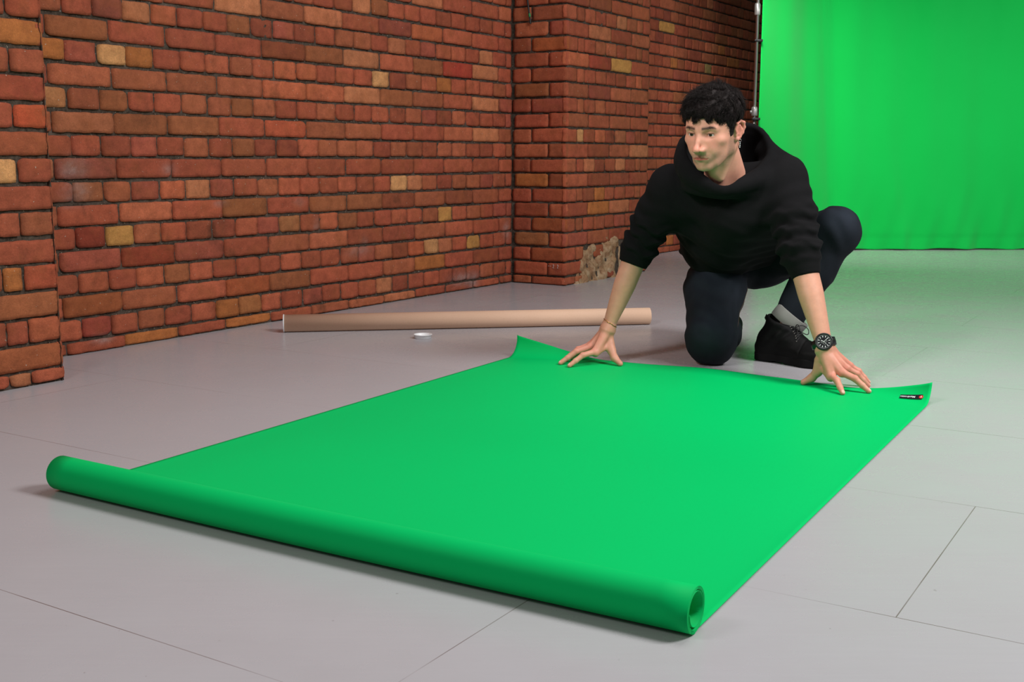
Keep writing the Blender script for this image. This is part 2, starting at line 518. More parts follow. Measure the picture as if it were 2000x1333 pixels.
B.mortar(P2, DU, DN, .008, .955, 0, rz(29)[1])
B.mortar(P2 + .965 * DU - DN * .49, DN, DU, 0, .485, 0, rz(29)[1])
# bay beyond
english_wall(B, WO - .15 * DN, .96, 6.2, 1.12, BACK_SPECIAL)
B.build('wall_left', 'old red brick wall with piers and dark mortar')

# broken foot of the far pier: rough lime patch, one lump inside the wall mesh's hole
def rough_patch():
    t = NT('crumbling_render')
    a = t.noise(16, 8, .7, dist=.6); b = t.noise(55, 6, .65)
    c = t.ramp(a, [(.28, srgb(120, 88, 66)), (.43, srgb(172, 134, 100)), (.58, srgb(198, 168, 134)), (.72, srgb(216, 204, 186))])
    c = t.mix(t.ramp(b, [(.45, 0), (.7, .5)]), c, srgb(120, 84, 62))
    t.set(c, .95, spec=.1); t.bump(a, 1, .02)
    nu, nz = 70, 30
    A, Bz = np.meshgrid(np.linspace(.10, .90, nu), np.linspace(0, .235, nz), indexing='ij')
    top = .225 - .22 * np.clip((.30 - A) / .22, 0, 1) ** 1.1 - .03 * np.sin(A * 22) - .015 * np.sin(A * 51 + 1)
    h = .004 * np.sin(A * 60 + Bz * 25) + .006 * np.sin(A * 31 - Bz * 55 + 2) + .004 * np.sin(A * 110 + Bz * 90) + rng.normal(0, .0012, A.shape)
    h = h + .002 + .003 * np.sin(A * 14)
    # a half-round recess where the old pipe sat
    h = h - .05 * np.exp(-((A - .60) / .018) ** 2) * (Bz < .17)
    fade = np.clip((top - Bz) / .02, 0, 1) * np.clip((A - .10) / .02, 0, 1) * np.clip((.90 - A) / .02, 0, 1)
    h = -.016 + (h + .014) * fade
    P = P2 + A[..., None] * DU + h[..., None] * DN + Bz[..., None] * np.array([0, 0, 1.])
    idx = np.arange(A.size).reshape(A.shape)
    f = np.stack([idx[:-1, :-1], idx[1:, :-1], idx[1:, 1:], idx[:-1, 1:]], -1).reshape(-1, 4)
    o = mesh_np('wall_left_patch', P.reshape(-1, 3), f, t.m)
    tag(o, 'crumbling pale render patch at the foot of the far brick pier', kind='structure')
    # hidden end wall of the hall far behind the cloth
rough_patch()
wb = mesh_np('wall_back', [(-1, 12.2, 0), (9, 13.2, 0), (9, 13.2, 3.4), (-1, 12.2, 3.4)], np.array([[0, 1, 2, 3]]), plain('dark_plaster', srgb(70, 66, 62), .9), smooth=False)
tag(wb, 'plain dark end wall behind the green cloth', kind='structure')

# chalked figures on a low brick of the pier
def chalk():
    mb = MB()
    two = [(-.25, .75), (0, 1.), (.3, .75), (.15, .45), (-.3, 0), (.35, 0)]
    for k, x0 in enumerate((.264, .291)):
        P = []
        for a, b in two:
            P.append(WO + DN * (x0 + .011 * a) - DU * .0042 + np.array([0, 0, .093 + .019 * b]))
        mb.tube(P, .0011, 5)
    for x0 in (.232, .243):
        mb.tube([WO + DN * x0 - DU * .0042 + np.array([0, 0, .102]), WO + DN * (x0 + .006) - DU * .0042 + np.array([0, 0, .103])], .0010, 5)
    o = mb.build('chalk_mark', plain('white_chalk', srgb(214, 204, 198), .95))
    tag(o, 'small white chalked figures on a low brick at the foot of the far pier', 'mark')
chalk()

# cable hanging in the inner corner
mb = MB()
Rp = lambda n_, z_, o_=.012: WO + DN * n_ - DU * o_ + np.array([0, 0, z_])
mb.tube([Rp(.090, 2.38), Rp(.093, 1.9), Rp(.097, 1.55), Rp(.105, 1.47), Rp(.123, 1.36)], [.005] * 5, 8)
c = mb.build('hanging_cable', plain('black_rubber', srgb(18, 17, 17), .5))
tag(c, 'thin black cable hanging in the inner corner of the brick pier', 'cable')
mb = MB(); mb.tube([Rp(.1155, 1.412), Rp(.1185, 1.395)], .0068, 10)
mb.build('tape_band', plain('green_tape', srgb(20, 120, 60), .5), c)

# ================================================================== GREEN CLOTH BACKDROP
def cloth_material():
    t = NT('green_screen_cloth')
    a = t.noise(2.2, 4)
    c = t.mix(a, srgb(0, 186, 72), srgb(2, 194, 78))
    t.set(c, .7, spec=.12, sheen=.2)
    t.bump(t.noise(700, 2), .15, .0006)
    return t.m
M_CLOTH = cloth_material()
def cloth():
    a0 = np.array([1.700, 7.93]); a1 = np.array([2.47, 8.233]); a2 = np.array([3.806, 8.374]); a3 = np.array([6.3, 8.45])
    nu, nz = 420, 120
    t = np.linspace(0, 1, nu)
    def path(s):
        # s in metres from the left edge
        P = np.array([a0, (a0 + a1) / 2 + [.02, .015], a1, a2, a3])
        L = np.concatenate([[0], np.cumsum(np.linalg.norm(np.diff(P, axis=0), axis=1))])
        return np.stack([np.interp(s, L, P[:, 0]), np.interp(s, L, P[:, 1])], -1), L[-1]
    _, Lt = path(np.array([0.]))
    s = t * Lt
    pc, _ = path(s)
    ker = np.exp(-np.linspace(-2, 2, 61) ** 2); ker /= ker.sum()
    pad = np.concatenate([pc[:1] + (pc[:1] - pc[1:2]) * np.arange(30, 0, -1)[:, None], pc, pc[-1:] + (pc[-1:] - pc[-2:-1]) * np.arange(1, 31)[:, None]])
    pc = np.stack([np.convolve(pad[:, i], ker, 'valid') for i in (0, 1)], -1)
    S, Zz = np.meshgrid(s, np.linspace(0, 1, nz) ** 1.25 * 2.9, indexing='ij')
    nrm = np.array([.16, -.985])
    # vertical drops and slanting tension folds, all real shape
    d = .010 * np.sin(S * 9 + .6 * Zz) + .006 * np.sin(S * 23 + 1.5 * np.sin(Zz * 1.1))
    cr = .62 + .16 * (1.6 - Zz) * .55                       # long crease slanting down to the right
    x = S - cr
    d += -.15 * np.exp(-np.clip(x, 0, 9) * 2.2) * (x > 0) - .15 * np.clip(1 + x / cr, 0, 1) ** 1.2 * (x <= 0)
    d += .012 * np.exp(-(x / .03) ** 2)
    d += .012 * np.exp(-((S - 1.05 - .22 * (1 - Zz)) / .05) ** 2) * np.clip(1 - Zz, 0, 1)
    low = np.clip(.6 - Zz, 0, 1)
    d += .05 * low ** 1.5 * (np.sin(S * 16 + 5 * Zz) * .5 + np.sin(S * 37 - 9 * Zz) * .35)
    # hem band and gentle ripples where it touches the floor
    hem = np.exp(-((Zz - .095) / .006) ** 2)
    d -= .006 * hem + .004 * (Zz < .09)
    z = Zz + .006 * (1 + np.sin(S * 13) * np.sin(S * 5.1)) * (Zz < .05)
    X = pc[:, 0][:, None] + nrm[0] * d; Y = pc[:, 1][:, None] + nrm[1] * d
    P = np.stack([X, Y, z + .002], -1)
    idx = np.arange(S.size).reshape(S.shape)
    f = np.stack([idx[:-1, :-1], idx[1:, :-1], idx[1:, 1:], idx[:-1, 1:]], -1).reshape(-1, 4)
    root = empty('green_screen', (1.7, 7.93, 0))
    tag(root, 'tall bright green cloth screen hanging to the floor behind the crouching person', 'green screen')
    o = mesh_np('cloth', P.reshape(-1, 3), f, M_CLOTH)
    sm = o.modifiers.new('thickness', 'SOLIDIFY'); sm.thickness = .0016; sm.offset = 0
    keep(o, root)
    return root
cloth()
# stand: silver upright with black clamps gripping the cloth
def stand():
    x0, y0 = 1.668, 7.905
    root = empty('backdrop_stand', (x0, y0, 0))
    tag(root, 'slim silver upright pole of the stand at the left edge of the green cloth', 'stand')
    chrome = plain('brushed_aluminium', srgb(190, 188, 184), .32, 1.0, namt=.03)
    blk = plain('black_plastic', srgb(16, 16, 17), .42)
    mb = MB(); mb.lathe([(0, 0), (.014, 0), (.014, .93), (0, .93)], (x0, y0, .02), n=20); keep(mb.build('lower_tube', chrome), root)
    mb = MB(); mb.lathe([(0, 0), (.0115, 0), (.0115, 1.98), (0, 1.98)], (x0, y0, .93), n=20); keep(mb.build('upper_tube', chrome), root)
    mb = MB()
    mb.lathe([(0, 0), (.020, 0), (.022, .008), (.022, .05), (.017, .062), (0, .062)], (x0, y0, .958), n=20)
    mb.box((x0 - .022, y0 - .004, .985), (.018, .012, .02)); keep(mb.build('locking_collar', plain('grey_collar', srgb(150, 148, 146), .35, .6)), root)
    mb = MB()
    mb.lathe([(0, 0), (.018, 0), (.020, .006), (.020, .07), (.015, .08), (0, .08)], (x0 - .002, y0, 1.63), n=20); keep(mb.build('locking_collar', plain('grey_collar_top', srgb(170, 168, 164), .3, .7)), root)
    for z in (1.003 - .065, 1.462):
        mb = MB()
        mb.box((x0 + .012, y0 - .006, z), (.052, .034, .017))
        mb.box((x0 - .012, y0 - .022, z), (.016, .012, .012))
        o = mb.build('clamp', blk); bv = o.modifiers.new('b', 'BEVEL'); bv.width = .003; bv.segments = 2
        o['label'] = 'black clamp'
        keep(o, root)
    for ang in (100, 220, 340):
        a = math.radians(ang); dx, dy = math.cos(a), math.sin(a)
        mb = MB(); mb.tube([(x0 + dx * .01, y0 + dy * .01, .36), (x0 + dx * .30, y0 + dy * .10 if ang == 220 else y0 + dy * .30, .012)], .008, 10)
        keep(mb.build('leg', chrome), root)
stand()

# ================================================================== CARDBOARD TUBE AND CAP
def card_tube():
    a = np.array([-.888, 4.335, 0]); b = np.array([.560, 4.545, 0]); r = .0338
    d = (b - a) / np.linalg.norm(b - a); L = np.linalg.norm(b - a)
    n = np.array([-d[1], d[0], 0]); up = np.array([0, 0, 1.])
    M = np.stack([n, up, d], 1)
    root = empty('cardboard_tube', tuple(a + d * L / 2))
    tag(root, 'long brown cardboard postal tube lying on the floor below the brick wall', 'tube')
    t = NT('brown_kraft_card')
    t.tc = t.n('ShaderNodeTexCoord')
    c = t.mix(t.noise(9, 4), srgb(214, 176, 148), srgb(220, 184, 158))
    c = t.mix(t.ramp(t.noise(260, 3), [(.5, 0), (.8, .35)]), c, srgb(190, 150, 120))
    t.set(c, .68, spec=.3); t.bump(t.noise(500, 2), .12, .0006)
    mb = MB(); mb.lathe([(r - .0028, .004), (r, .0035), (r, L - .0005), (r - .0005, L), (r - .0028, L), (r - .0028, .004)], a + up * (r + .0005), M, 64)
    keep(mb.build('tube_body', t.m), root)
    white = plain('white_plastic', srgb(232, 232, 232), .4)
    mb = MB(); mb.lathe([(0, .006), (r - .006, .006), (r - .006, .001), (r - .0032, -.0015), (r + .0012, -.0012), (r + .0014, .0025), (r - .003, .003)], a + up * (r + .0005), M, 48)
    o = mb.build('end_cap', white); o['label'] = 'white plastic end cap'; keep(o, root)
card_tube()
def loose_cap():
    c = (-.3355, 4.185, 0.0)
    mb = MB(); r = .0335
    mb.lathe([(0, .0), (r - .003, 0), (r - .0012, .0012), (r - .001, .0125), (r + .0016, .0130), (r + .0018, .0150), (r - .0012, .0152), (r - .0036, .0135), (r - .0042, .004), (r - .006, .0028), (0, .0026)], c, None, 56)
    o = mb.build('tube_cap', plain('white_cap_plastic', srgb(250, 250, 250), .38))
    tag(o, 'small round white plastic tube cap lying loose on the floor', 'cap')
loose_cap()

# ================================================================== GREEN PAPER
PO = np.array([-.908, 2.213, 0]); PRH = np.array([.857, -.515, 0]); PRH /= np.linalg.norm(PRH)
PDH = np.array([math.cos(math.radians(59.65)), math.sin(math.radians(59.65)), 0]); PWID = 1.362
def paper():
    t = NT('green_backdrop_paper')
    c = t.mix(t.noise(1.6, 3), srgb(0, 188, 97), srgb(0, 194, 101))
    t.set(c, .6, spec=.07)
    t.bump(t.noise(900, 2), .06, .0004)
    root = empty('green_paper_roll', tuple(PO + PRH * PWID / 2))
    tag(root, 'half unrolled bright green paper backdrop lying on the grey floor', 'paper')
    nu, nv = 137, 230
    def curl(u):
        a, b = np.clip(1 - u / .30, 0, 1), np.clip(1 - (PWID - u) / .26, 0, 1)
        end = 1.905 - .03 * a - .10 * np.clip((u - .9) / (PWID - .9), 0, 1) ** 1.3
        return end, .104 * a ** .8 + .094 * b ** .9, .061 + 0 * a + .010 * (b > 0)
    U, Vv = np.meshgrid(np.linspace(0, PWID, nu), np.linspace(0, 1, nv), indexing='ij')
    END, L0, Rr = curl(U)
    Vv = Vv ** .8 * END
    # corner curl: far corners roll up towards the roll, edge between the hands stays near the floor
    s = np.maximum(0, Vv - (END - L0))
    v2 = Vv - s + Rr * np.sin(s / Rr); z = Rr * (1 - np.cos(s / Rr))
    # small bow of the free edge between the hands
    mid = np.exp(-((U - .66) / .16) ** 2) * np.clip((Vv - 1.72) / .18, 0, 1) ** 2
    z = z + .007 * mid
    z = z + .0018 + .0012 * np.sin(U * 7 + 1) * np.sin(Vv * 5) * np.clip(U * 8, 0, 1) * np.clip((PWID - U) * 8, 0, 1)
    # edges lift a touch off the boards
    z = z + .002 * np.exp(-(PWID - U) / .01) + .002 * np.exp(-U / .01)
    P = PO + U[..., None] * PRH + v2[..., None] * PDH; P[..., 2] = z
    idx = np.arange(U.size).reshape(U.shape)
    f = np.stack([idx[:-1, :-1], idx[1:, :-1], idx[1:, 1:], idx[:-1, 1:]], -1).reshape(-1, 4)
    o = mesh_np('sheet', P.reshape(-1, 3), f, t.m)
    sm = o.modifiers.new('thickness', 'SOLIDIFY'); sm.thickness = .0006
    keep(o, root)
    # the roll: a spiral starting where the sheet leaves the floor
    R0 = .0345; turns = 5.25; m = 260
    th = np.linspace(0, turns * 2 * math.pi, m)
    rr = R0 - .00125 * th / (2 * math.pi)
    rr[th > 4.0 * 2 * math.pi] -= .0035 * (th[th > 4.0 * 2 * math.pi] / (2 * math.pi) - 4.0)
    # angle measured from straight down, going round by the near side
    yy = -np.sin(th) * rr; zz = R0 - np.cos(th) * rr + .0012
    ul = np.linspace(-.012, PWID + .001, 30)
    bow = lambda u: .006 * np.sin(np.pi * u / PWID)
    tel = .0045 * (th / th[-1])          # the inner turns sit slightly telescoped
    P = []
    for u in ul:
        k = u / PWID
        P.append(PO + (u - tel * (1 - k) * 0)[:, None] * PRH + (yy - .0 - bow(u))[:, None] * PDH + zz[:, None] * np.array([0, 0, 1.]))
    P = np.array(P)
    idx = np.arange(P.shape[0] * P.shape[1]).reshape(P.shape[:2])
    f = np.stack([idx[:-1, :-1], idx[:-1, 1:], idx[1:, 1:], idx[1:, :-1]], -1).reshape(-1, 4)
    o = mesh_np('roll', P.reshape(-1, 3), f, t.m)
    sm = o.modifiers.new('thickness', 'SOLIDIFY'); sm.thickness = .0007; sm.offset = 0
    keep(o, root)
    # dark sticker near the far right corner, following the curl
    def surf(u, v):
        e, L, R = [float(q) for q in curl(np.float64(u))]
        s = max(0, v - (e - L))
        p = PO + u * PRH + (v - s + R * math.sin(s / R)) * PDH
        return np.array([p[0], p[1], R * (1 - math.cos(s / R)) + .0036])
    su, sv, sw, sh = 1.309, 1.776, .064, .019
    mb = MB(); G = []
    for i in range(9):
        for j in range(4):
            G.append(surf(su - sw / 2 + sw * i / 8, sv - sh / 2 + sh * j / 3 - .30 * (sw * i / 8 - sw / 2)))
    G = np.array(G); ii = np.arange(36).reshape(9, 4)
    ff = np.stack([ii[:-1, :-1], ii[1:, :-1], ii[1:, 1:], ii[:-1, 1:]], -1).reshape(-1, 4)
    mb.add(G, ff)
    st = mb.build('sticker', plain('black_sticker', srgb(22, 22, 30), .4))
    st['label'] = 'small dark label'
    keep(st, root)
    # lettering reads from the far side, so it is upside down here
    def on_label(x, y, h=.0006):
        # x to the right as read, y up as read: reader stands at the far end
        return surf(su - x, sv - y + .30 * x) + np.array([0, 0, h])
    tcv = bpy.data.curves.new('txt', 'FONT'); tcv.body = 'Manfrotto'; tcv.size = .0105; tcv.align_x = 'CENTER'; tcv.align_y = 'CENTER'; tcv.offset = .0002
    tcv.resolution_u = 3
    to = bpy.data.objects.new('txt', tcv); COL.objects.link(to)
    dg = bpy.context.evaluated_depsgraph_get(); dg.update()
    me = bpy.data.meshes.new_from_object(to.evaluated_get(dg))
    V = np.empty(len(me.vertices) * 3, np.float32); me.vertices.foreach_get('co', V); V = V.reshape(-1, 3)
    Fp = [tuple(p.vertices) for p in me.polygons]
    bpy.data.objects.remove(to); bpy.data.curves.remove(tcv)
    W = np.array([on_label(x + .0095, y) for x, y, _ in V])
    m2 = bpy.data.meshes.new('lettering'); m2.from_pydata([tuple(p) for p in W], [], Fp); m2.materials.append(plain('white_ink', srgb(235, 235, 235), .5))
    lo = bpy.data.objects.new('lettering', m2); link(lo)
    lo.parent = st; lo.location = Vector((0, 0, 0))
    # badge
    mb = MB()
    a = np.linspace(0, 2 * math.pi, 24, endpoint=False)
    ring = [on_label(-.0285 + .0062 * math.cos(t_), .0062 * math.sin(t_), .0005) for t_ in a] + [on_label(-.0285, 0, .0005)]
    mb.add(ring, [(k, (k + 1) % 24, 24) for k in range(24)])
    bd = mb.build('badge', plain('red_ink', srgb(214, 40, 34), .5)); bd.parent = st
    mb = MB()
    pts = [(-.0035, .003), (.0032, .0012), (.0028, -.0002), (.0, .0002), (.0005, -.004), (-.001, -.004), (-.0012, .0008)]
    ring = [on_label(-.0285 + x, y, .0009) for x, y in pts] + [on_label(-.0290, .001, .0009)]
    mb.add(ring, [(k, (k + 1) % 7, 7) for k in range(7)])
    bm = mb.build('badge_mark', plain('white_mark_ink', srgb(240, 235, 235), .5)); bm.parent = st
    # st was shifted by keep(): children drawn in world space need the same shift
    for ch in (lo, bd, bm):
        ch.matrix_parent_inverse = Matrix.Identity(4)
        ch.location = Vector((0, 0, 0))
paper()
# ================================================================== SDF TOOLS (for the person)
f32 = np.float32
def A3(*v): return np.array(v, dtype=f32)
def rcone(p, a, b, ra, rb):
    a = np.asarray(a, f32); b = np.asarray(b, f32); ba = b - a
    t = np.clip(((p - a) @ ba) / (ba @ ba), 0, 1)
    return np.linalg.norm(p - a - t[:, None] * ba, axis=1) - (ra + (rb - ra) * t)
def ell(p, c, r, M=None):
    q = p - np.asarray(c, f32)
    if M is not None: q = q @ np.asarray(M, f32)       # columns of M are the local axes
    r = np.asarray(r, f32)
    k0 = np.linalg.norm(q / r, axis=1); k1 = np.linalg.norm(q / (r * r), axis=1)
    return k0 * (k0 - 1) / np.maximum(k1, 1e-6)
def sball(p, c, r): return np.linalg.norm(p - np.asarray(c, f32), axis=1) - r
def smin(a, b, k):
    h = np.maximum(k - np.abs(a - b), 0) / k
    return np.minimum(a, b) - h * h * k * .25
def smax(a, b, k): return -smin(-a, -b, k)
def chain(p, pts, rad, k=.01):
    d = None
    for i in range(len(pts) - 1):
        e = rcone(p, pts[i], pts[i + 1], rad[i], rad[i + 1])
        d = e if d is None else smin(d, e, k)
    return d
def frame(x=None, y=None, z=None):
    """orthonormal frame, columns = axes; give two of them, the first given is kept exactly (order x,y,z priority y)"""
    n = lambda v: np.asarray(v, float) / np.linalg.norm(v)
    if y is not None and z is not None:
        y = n(y); x = n(np.cross(y, z)); z = np.cross(x, y)
    elif x is not None and z is not None:
        z = n(z); y = n(np.cross(z, x)); x = np.cross(y, z)
    else:
        x = n(x); z = n(np.cross(x, y)); y = np.cross(z, x)
    return np.stack([x, y, z], 1)

def sdf_mesh(f, lo, hi, h, B=8):
    """sparse surface nets of f(points)->distance; returns V, quads"""
    lo = np.array(lo, float); hi = np.array(hi, float)
    nb = np.ceil((hi - lo) / (B * h)).astype(int)
    gi = np.stack(np.meshgrid(*[np.arange(n) for n in nb], indexing='ij'), -1).reshape(-1, 3)
    cen = lo + (gi + .5) * B * h
    dc = np.concatenate([f(c.astype(f32)) for c in np.array_split(cen, max(1, len(cen) // 60000 + 1))])
    act = gi[np.abs(dc) < B * h * 1.25 + .004]
    off = np.stack(np.meshgrid(*[np.arange(B + 1)] * 3, indexing='ij'), -1).reshape(-1, 3)
    keys = []; corners = []
    ND = nb * B + 2
    for blk in np.array_split(act, max(1, len(act) // 500 + 1)):
        pts = lo + (blk[:, None, :] * B + off[None]) * h
        v = f(pts.reshape(-1, 3).astype(f32)).reshape(len(blk), B + 1, B + 1, B + 1)
        c = np.stack([v[:, i:i + B, j:j + B, k:k + B] for i in (0, 1) for j in (0, 1) for k in (0, 1)], -1)
        ins = (c < 0).sum(-1)
        bi, i, j, k = np.nonzero((ins > 0) & (ins < 8))
        g = blk[bi] * B + np.stack([i, j, k], 1)
        keys.append(g); corners.append(c[bi, i, j, k])
    g = np.concatenate(keys); c = np.concatenate(corners)
    key = (g[:, 0] * ND[1] + g[:, 1]) * ND[2] + g[:, 2]
    o = np.argsort(key); key = key[o]; g = g[o]; c = c[o]
    cp = np.array([(i, j, k) for i in (0, 1) for j in (0, 1) for k in (0, 1)], float)
    acc = np.zeros((len(g), 3)); cnt = np.zeros(len(g))
    for a in range(8):
        for b in (a ^ 1, a ^ 2, a ^ 4):
            if b > a:
                m = (c[:, a] < 0) != (c[:, b] < 0)
                t = np.where(m, c[:, a] / np.where(m, c[:, a] - c[:, b], 1), 0)
                acc += m[:, None] * (cp[a] + t[:, None] * (cp[b] - cp[a])); cnt += m
    V = lo + (g + acc / cnt[:, None]) * h
    F = []
    def find(q):
        k = (q[:, 0] * ND[1] + q[:, 1]) * ND[2] + q[:, 2]
        i = np.searchsorted(key, k); i = np.clip(i, 0, len(key) - 1)
        return i, key[i] == k
    for ax, cb in ((0, 4), (1, 2), (2, 1)):
        m = (c[:, 0] < 0) != (c[:, cb] < 0)
        gg = g[m]; i0 = np.nonzero(m)[0]; fl = c[m, 0] < 0
        u = np.zeros(3, int); w_ = np.zeros(3, int); u[(ax + 1) % 3] = 1; w_[(ax + 2) % 3] = 1
        i1, ok1 = find(gg - u); i2, ok2 = find(gg - u - w_); i3, ok3 = find(gg - w_)
        ok = ok1 & ok2 & ok3
        q = np.stack([i0, i1, i2, i3], 1)[ok]; fl = fl[ok]
        q[~fl] = q[~fl][:, ::-1]
        F.append(q)
    return V, np.concatenate(F)

# ------------------------------------------------------------------ skeleton (metres, world)
NECK = A3(.672, 3.490, .625)
SHR = A3(.500, 3.590, .578)        # right shoulder (towards the wall)
SHL = A3(.834, 3.465, .600)
ELR = A3(.413, 3.670, .378)
ELL = A3(.858, 3.360, .394)
WRR = A3(.313, 3.659, .112)
WRL = A3(.919, 3.257, .112)
HPR = A3(.735, 3.985, .335)
HPL = A3(.880, 3.960, .330)
KNR = A3(.652, 3.640, .080)
KNL = A3(1.062, 3.690, .432)
ANR = A3(.778, 3.985, .078)
ANL = A3(.905, 3.700, .122)

# head frame: y forward, x his right, z up
HC = np.array([.590, 3.356, .753]); HS = .965
def _hm():
    yw, pt, ro = math.radians(143.0), math.radians(-12.5), math.radians(-2.0)
    rx = np.array([[1, 0, 0], [0, math.cos(pt), -math.sin(pt)], [0, math.sin(pt), math.cos(pt)]])
    ry = np.array([[math.cos(ro), 0, math.sin(ro)], [0, 1, 0], [-math.sin(ro), 0, math.cos(ro)]])
    rz_ = np.array([[math.cos(yw), -math.sin(yw), 0], [math.sin(yw), math.cos(yw), 0], [0, 0, 1]])
    return rz_ @ rx @ ry
HM = _hm()
def h2w(q): return (np.asarray(q, float) * HS) @ HM.T + HC
def w2h(p): return ((p - HC.astype(f32)) @ HM.astype(f32)) / f32(HS)

def head_sdf(p):
    q = w2h(p)
    s = q.copy(); s[:, 0] = np.abs(s[:, 0])
    d = ell(q, (0, -.014, .040), (.0745, .096, .082))
    d = smin(d, ell(q, (0, .030, .000), (.0655, .066, .085)), .03)      # upper face
    d = smin(d, ell(q, (0, .037, -.050), (.0465, .056, .062)), .03)     # lower face
    d = smin(d, rcone(s, (.0505, .002, -.054), (.028, .052, -.090), .0115, .0125), .022)   # jaw line
    d = smin(d, rcone(s, (.055, .0, -.020), (.052, .002, -.055), .012, .012), .02)
    d = smin(d, rcone(s, (.000, .073, -.100), (.010, .070, -.100), .0145, .0135), .018)     # chin
    d = smin(d, rcone(s, (.008, .0868, .0135), (.044, .0750, .0165), .0074, .0066), .014)  # brow
    d = smin(d, ell(s, (.047, .055, -.021), (.017, .019, .012)), .018)   # cheekbone
    d = smin(d, ell(s, (.027, .067, -.045), (.016, .015, .018)), .02)    # cheek
    # nose
    n = rcone(q, (0, .0880, .008), (0, .1160, -.036), .0058, .0078)
    n = smin(n, rcone(q, (0, .0960, -.006), (0, .1040, -.018), .0060, .0070), .006)
    n = smin(n, ell(q, (0, .1170, -.0410), (.0098, .0108, .0084)), .008)
    n = smin(n, ell(s, (.0125, .1030, -.0440), (.0066, .0102, .0066)), .006)
    n = smin(n, rcone(s, (.005, .086, -.005), (.0115, .093, -.040), .0052, .0078), .012)
    d = smin(d, n, .009)
    d = smax(d, -ell(s, (.0064, .1085, -.0505), (.0030, .0055, .0028)), .003)   # nostrils
    # eye sockets and lids
    d = smax(d, -ell(s, (.0305, .0955, .0), (.0170, .0170, .0110)), .012)
    eb = sball(s, (.0315, .0718, -.001), .0141)
    d = smin(d, eb, .004)
    e2 = s - A3(.0318, .0855, -.0018)
    e2z = e2[:, 2] + .06 * np.abs(e2[:, 0]) + 14 * e2[:, 0] ** 2 * .3
    slit = np.sqrt((e2[:, 0] / .0128) ** 2 + (e2z / .0040) ** 2 + (e2[:, 1] / .012) ** 2)
    d = smax(d, -(slit - 1) * .0034, .0012)
    d = smin(d, rcone(s, (.0205, .0835, .0030), (.0430, .0765, .0020), .0016, .0014), .0035)  # upper lid crease roll
    # mouth
    d = smin(d, ell(q, (0, .0835, -.0690), (.026, .0110, .0165)), .014)
    up = rcone(s, (.0045, .0945, -.0665), (.0215, .0850, -.0700), .0036, .0014)
    lo = rcone(s, (.0000, .0940, -.0750), (.0180, .0860, -.0725), .0046, .0016)
    d = smin(d, up, .0035); d = smin(d, lo, .004)
    d = smax(d, -rcone(s, (0, .0995, -.0703), (.0245, .0885, -.0712), .0012, .0008), .0016)
    d = smax(d, -ell(q, (0, .1005, -.0600), (.0028, .0030, .0050)), .004)      # philtrum
    d = smax(d, -ell(q, (0, .0960, -.0855), (.016, .0050, .0040)), .007)       # under the lip
    # ears
    e = s - A3(.0715, -.003, -.004)
    # local ear plane: y back, z up, x out, tilted back
    cy, sy = math.cos(.22), math.sin(.22)
    ey = e[:, 1] * cy + e[:, 2] * sy; ez = -e[:, 1] * sy + e[:, 2] * cy
    ex = e[:, 0] - .30 * np.maximum(0, -ey) - .004
    E = np.stack([ex, ey, ez], 1)
    helix = [(.001, .013, .002), (.006, .011, .019), (.0085, -.002, .0285), (.009, -.015, .024), (.008, -.0195, .010), (.006, -.0165, -.006), (.003, -.010, -.018), (.001, -.003, -.026)]
    ear = chain(E, [A3(*v) for v in helix], [.0032, .0036, .0040, .0042, .0040, .0038, .0040, .0062], .004)
    pad = ell(E, (.0000, -.004, .0035), (.0045, .0150, .0250))
    ear = smin(ear, pad, .005)
    ear = smin(ear, chain(E, [A3(.0045, -.006, .014), A3(.005, -.011, .002), A3(.004, -.006, -.011)], [.003, .0034, .003], .003), .004)
    ear = smax(ear, -ell(E, (.008, .001, -.003), (.0055, .0062, .0085)), .004)
    ear = smin(ear, ell(E, (.0035, .0085, -.005), (.0035, .0034, .0050)), .004)   # tragus
    d = smin(d, ear, .006)
    d = d * f32(HS)
    # neck
    a = h2w((0, -.028, -.040)); b = NECK + A3(-.01, .0, -.03)
    d = smin(d, rcone(p, a, b, .050, .060), .018)
    d = smin(d, rcone(p, h2w((0, -.004, -.080)), NECK + A3(-.055, -.045, -.050), .026, .038), .025)
    sm1 = rcone(p, h2w((-.058, -.020, -.050)), h2w((-.020, .004, -.150)), .0085, .010)
    sm2 = rcone(p, h2w((.062, -.022, -.045)), h2w((.014, .010, -.165)), .0095, .008)
    d = smin(d, sm1, .03)
    d = smin(d, rcone(p, h2w((0, .004, -.115)), h2w((0, .004, -.135)), .015, .015), .018)
    return d

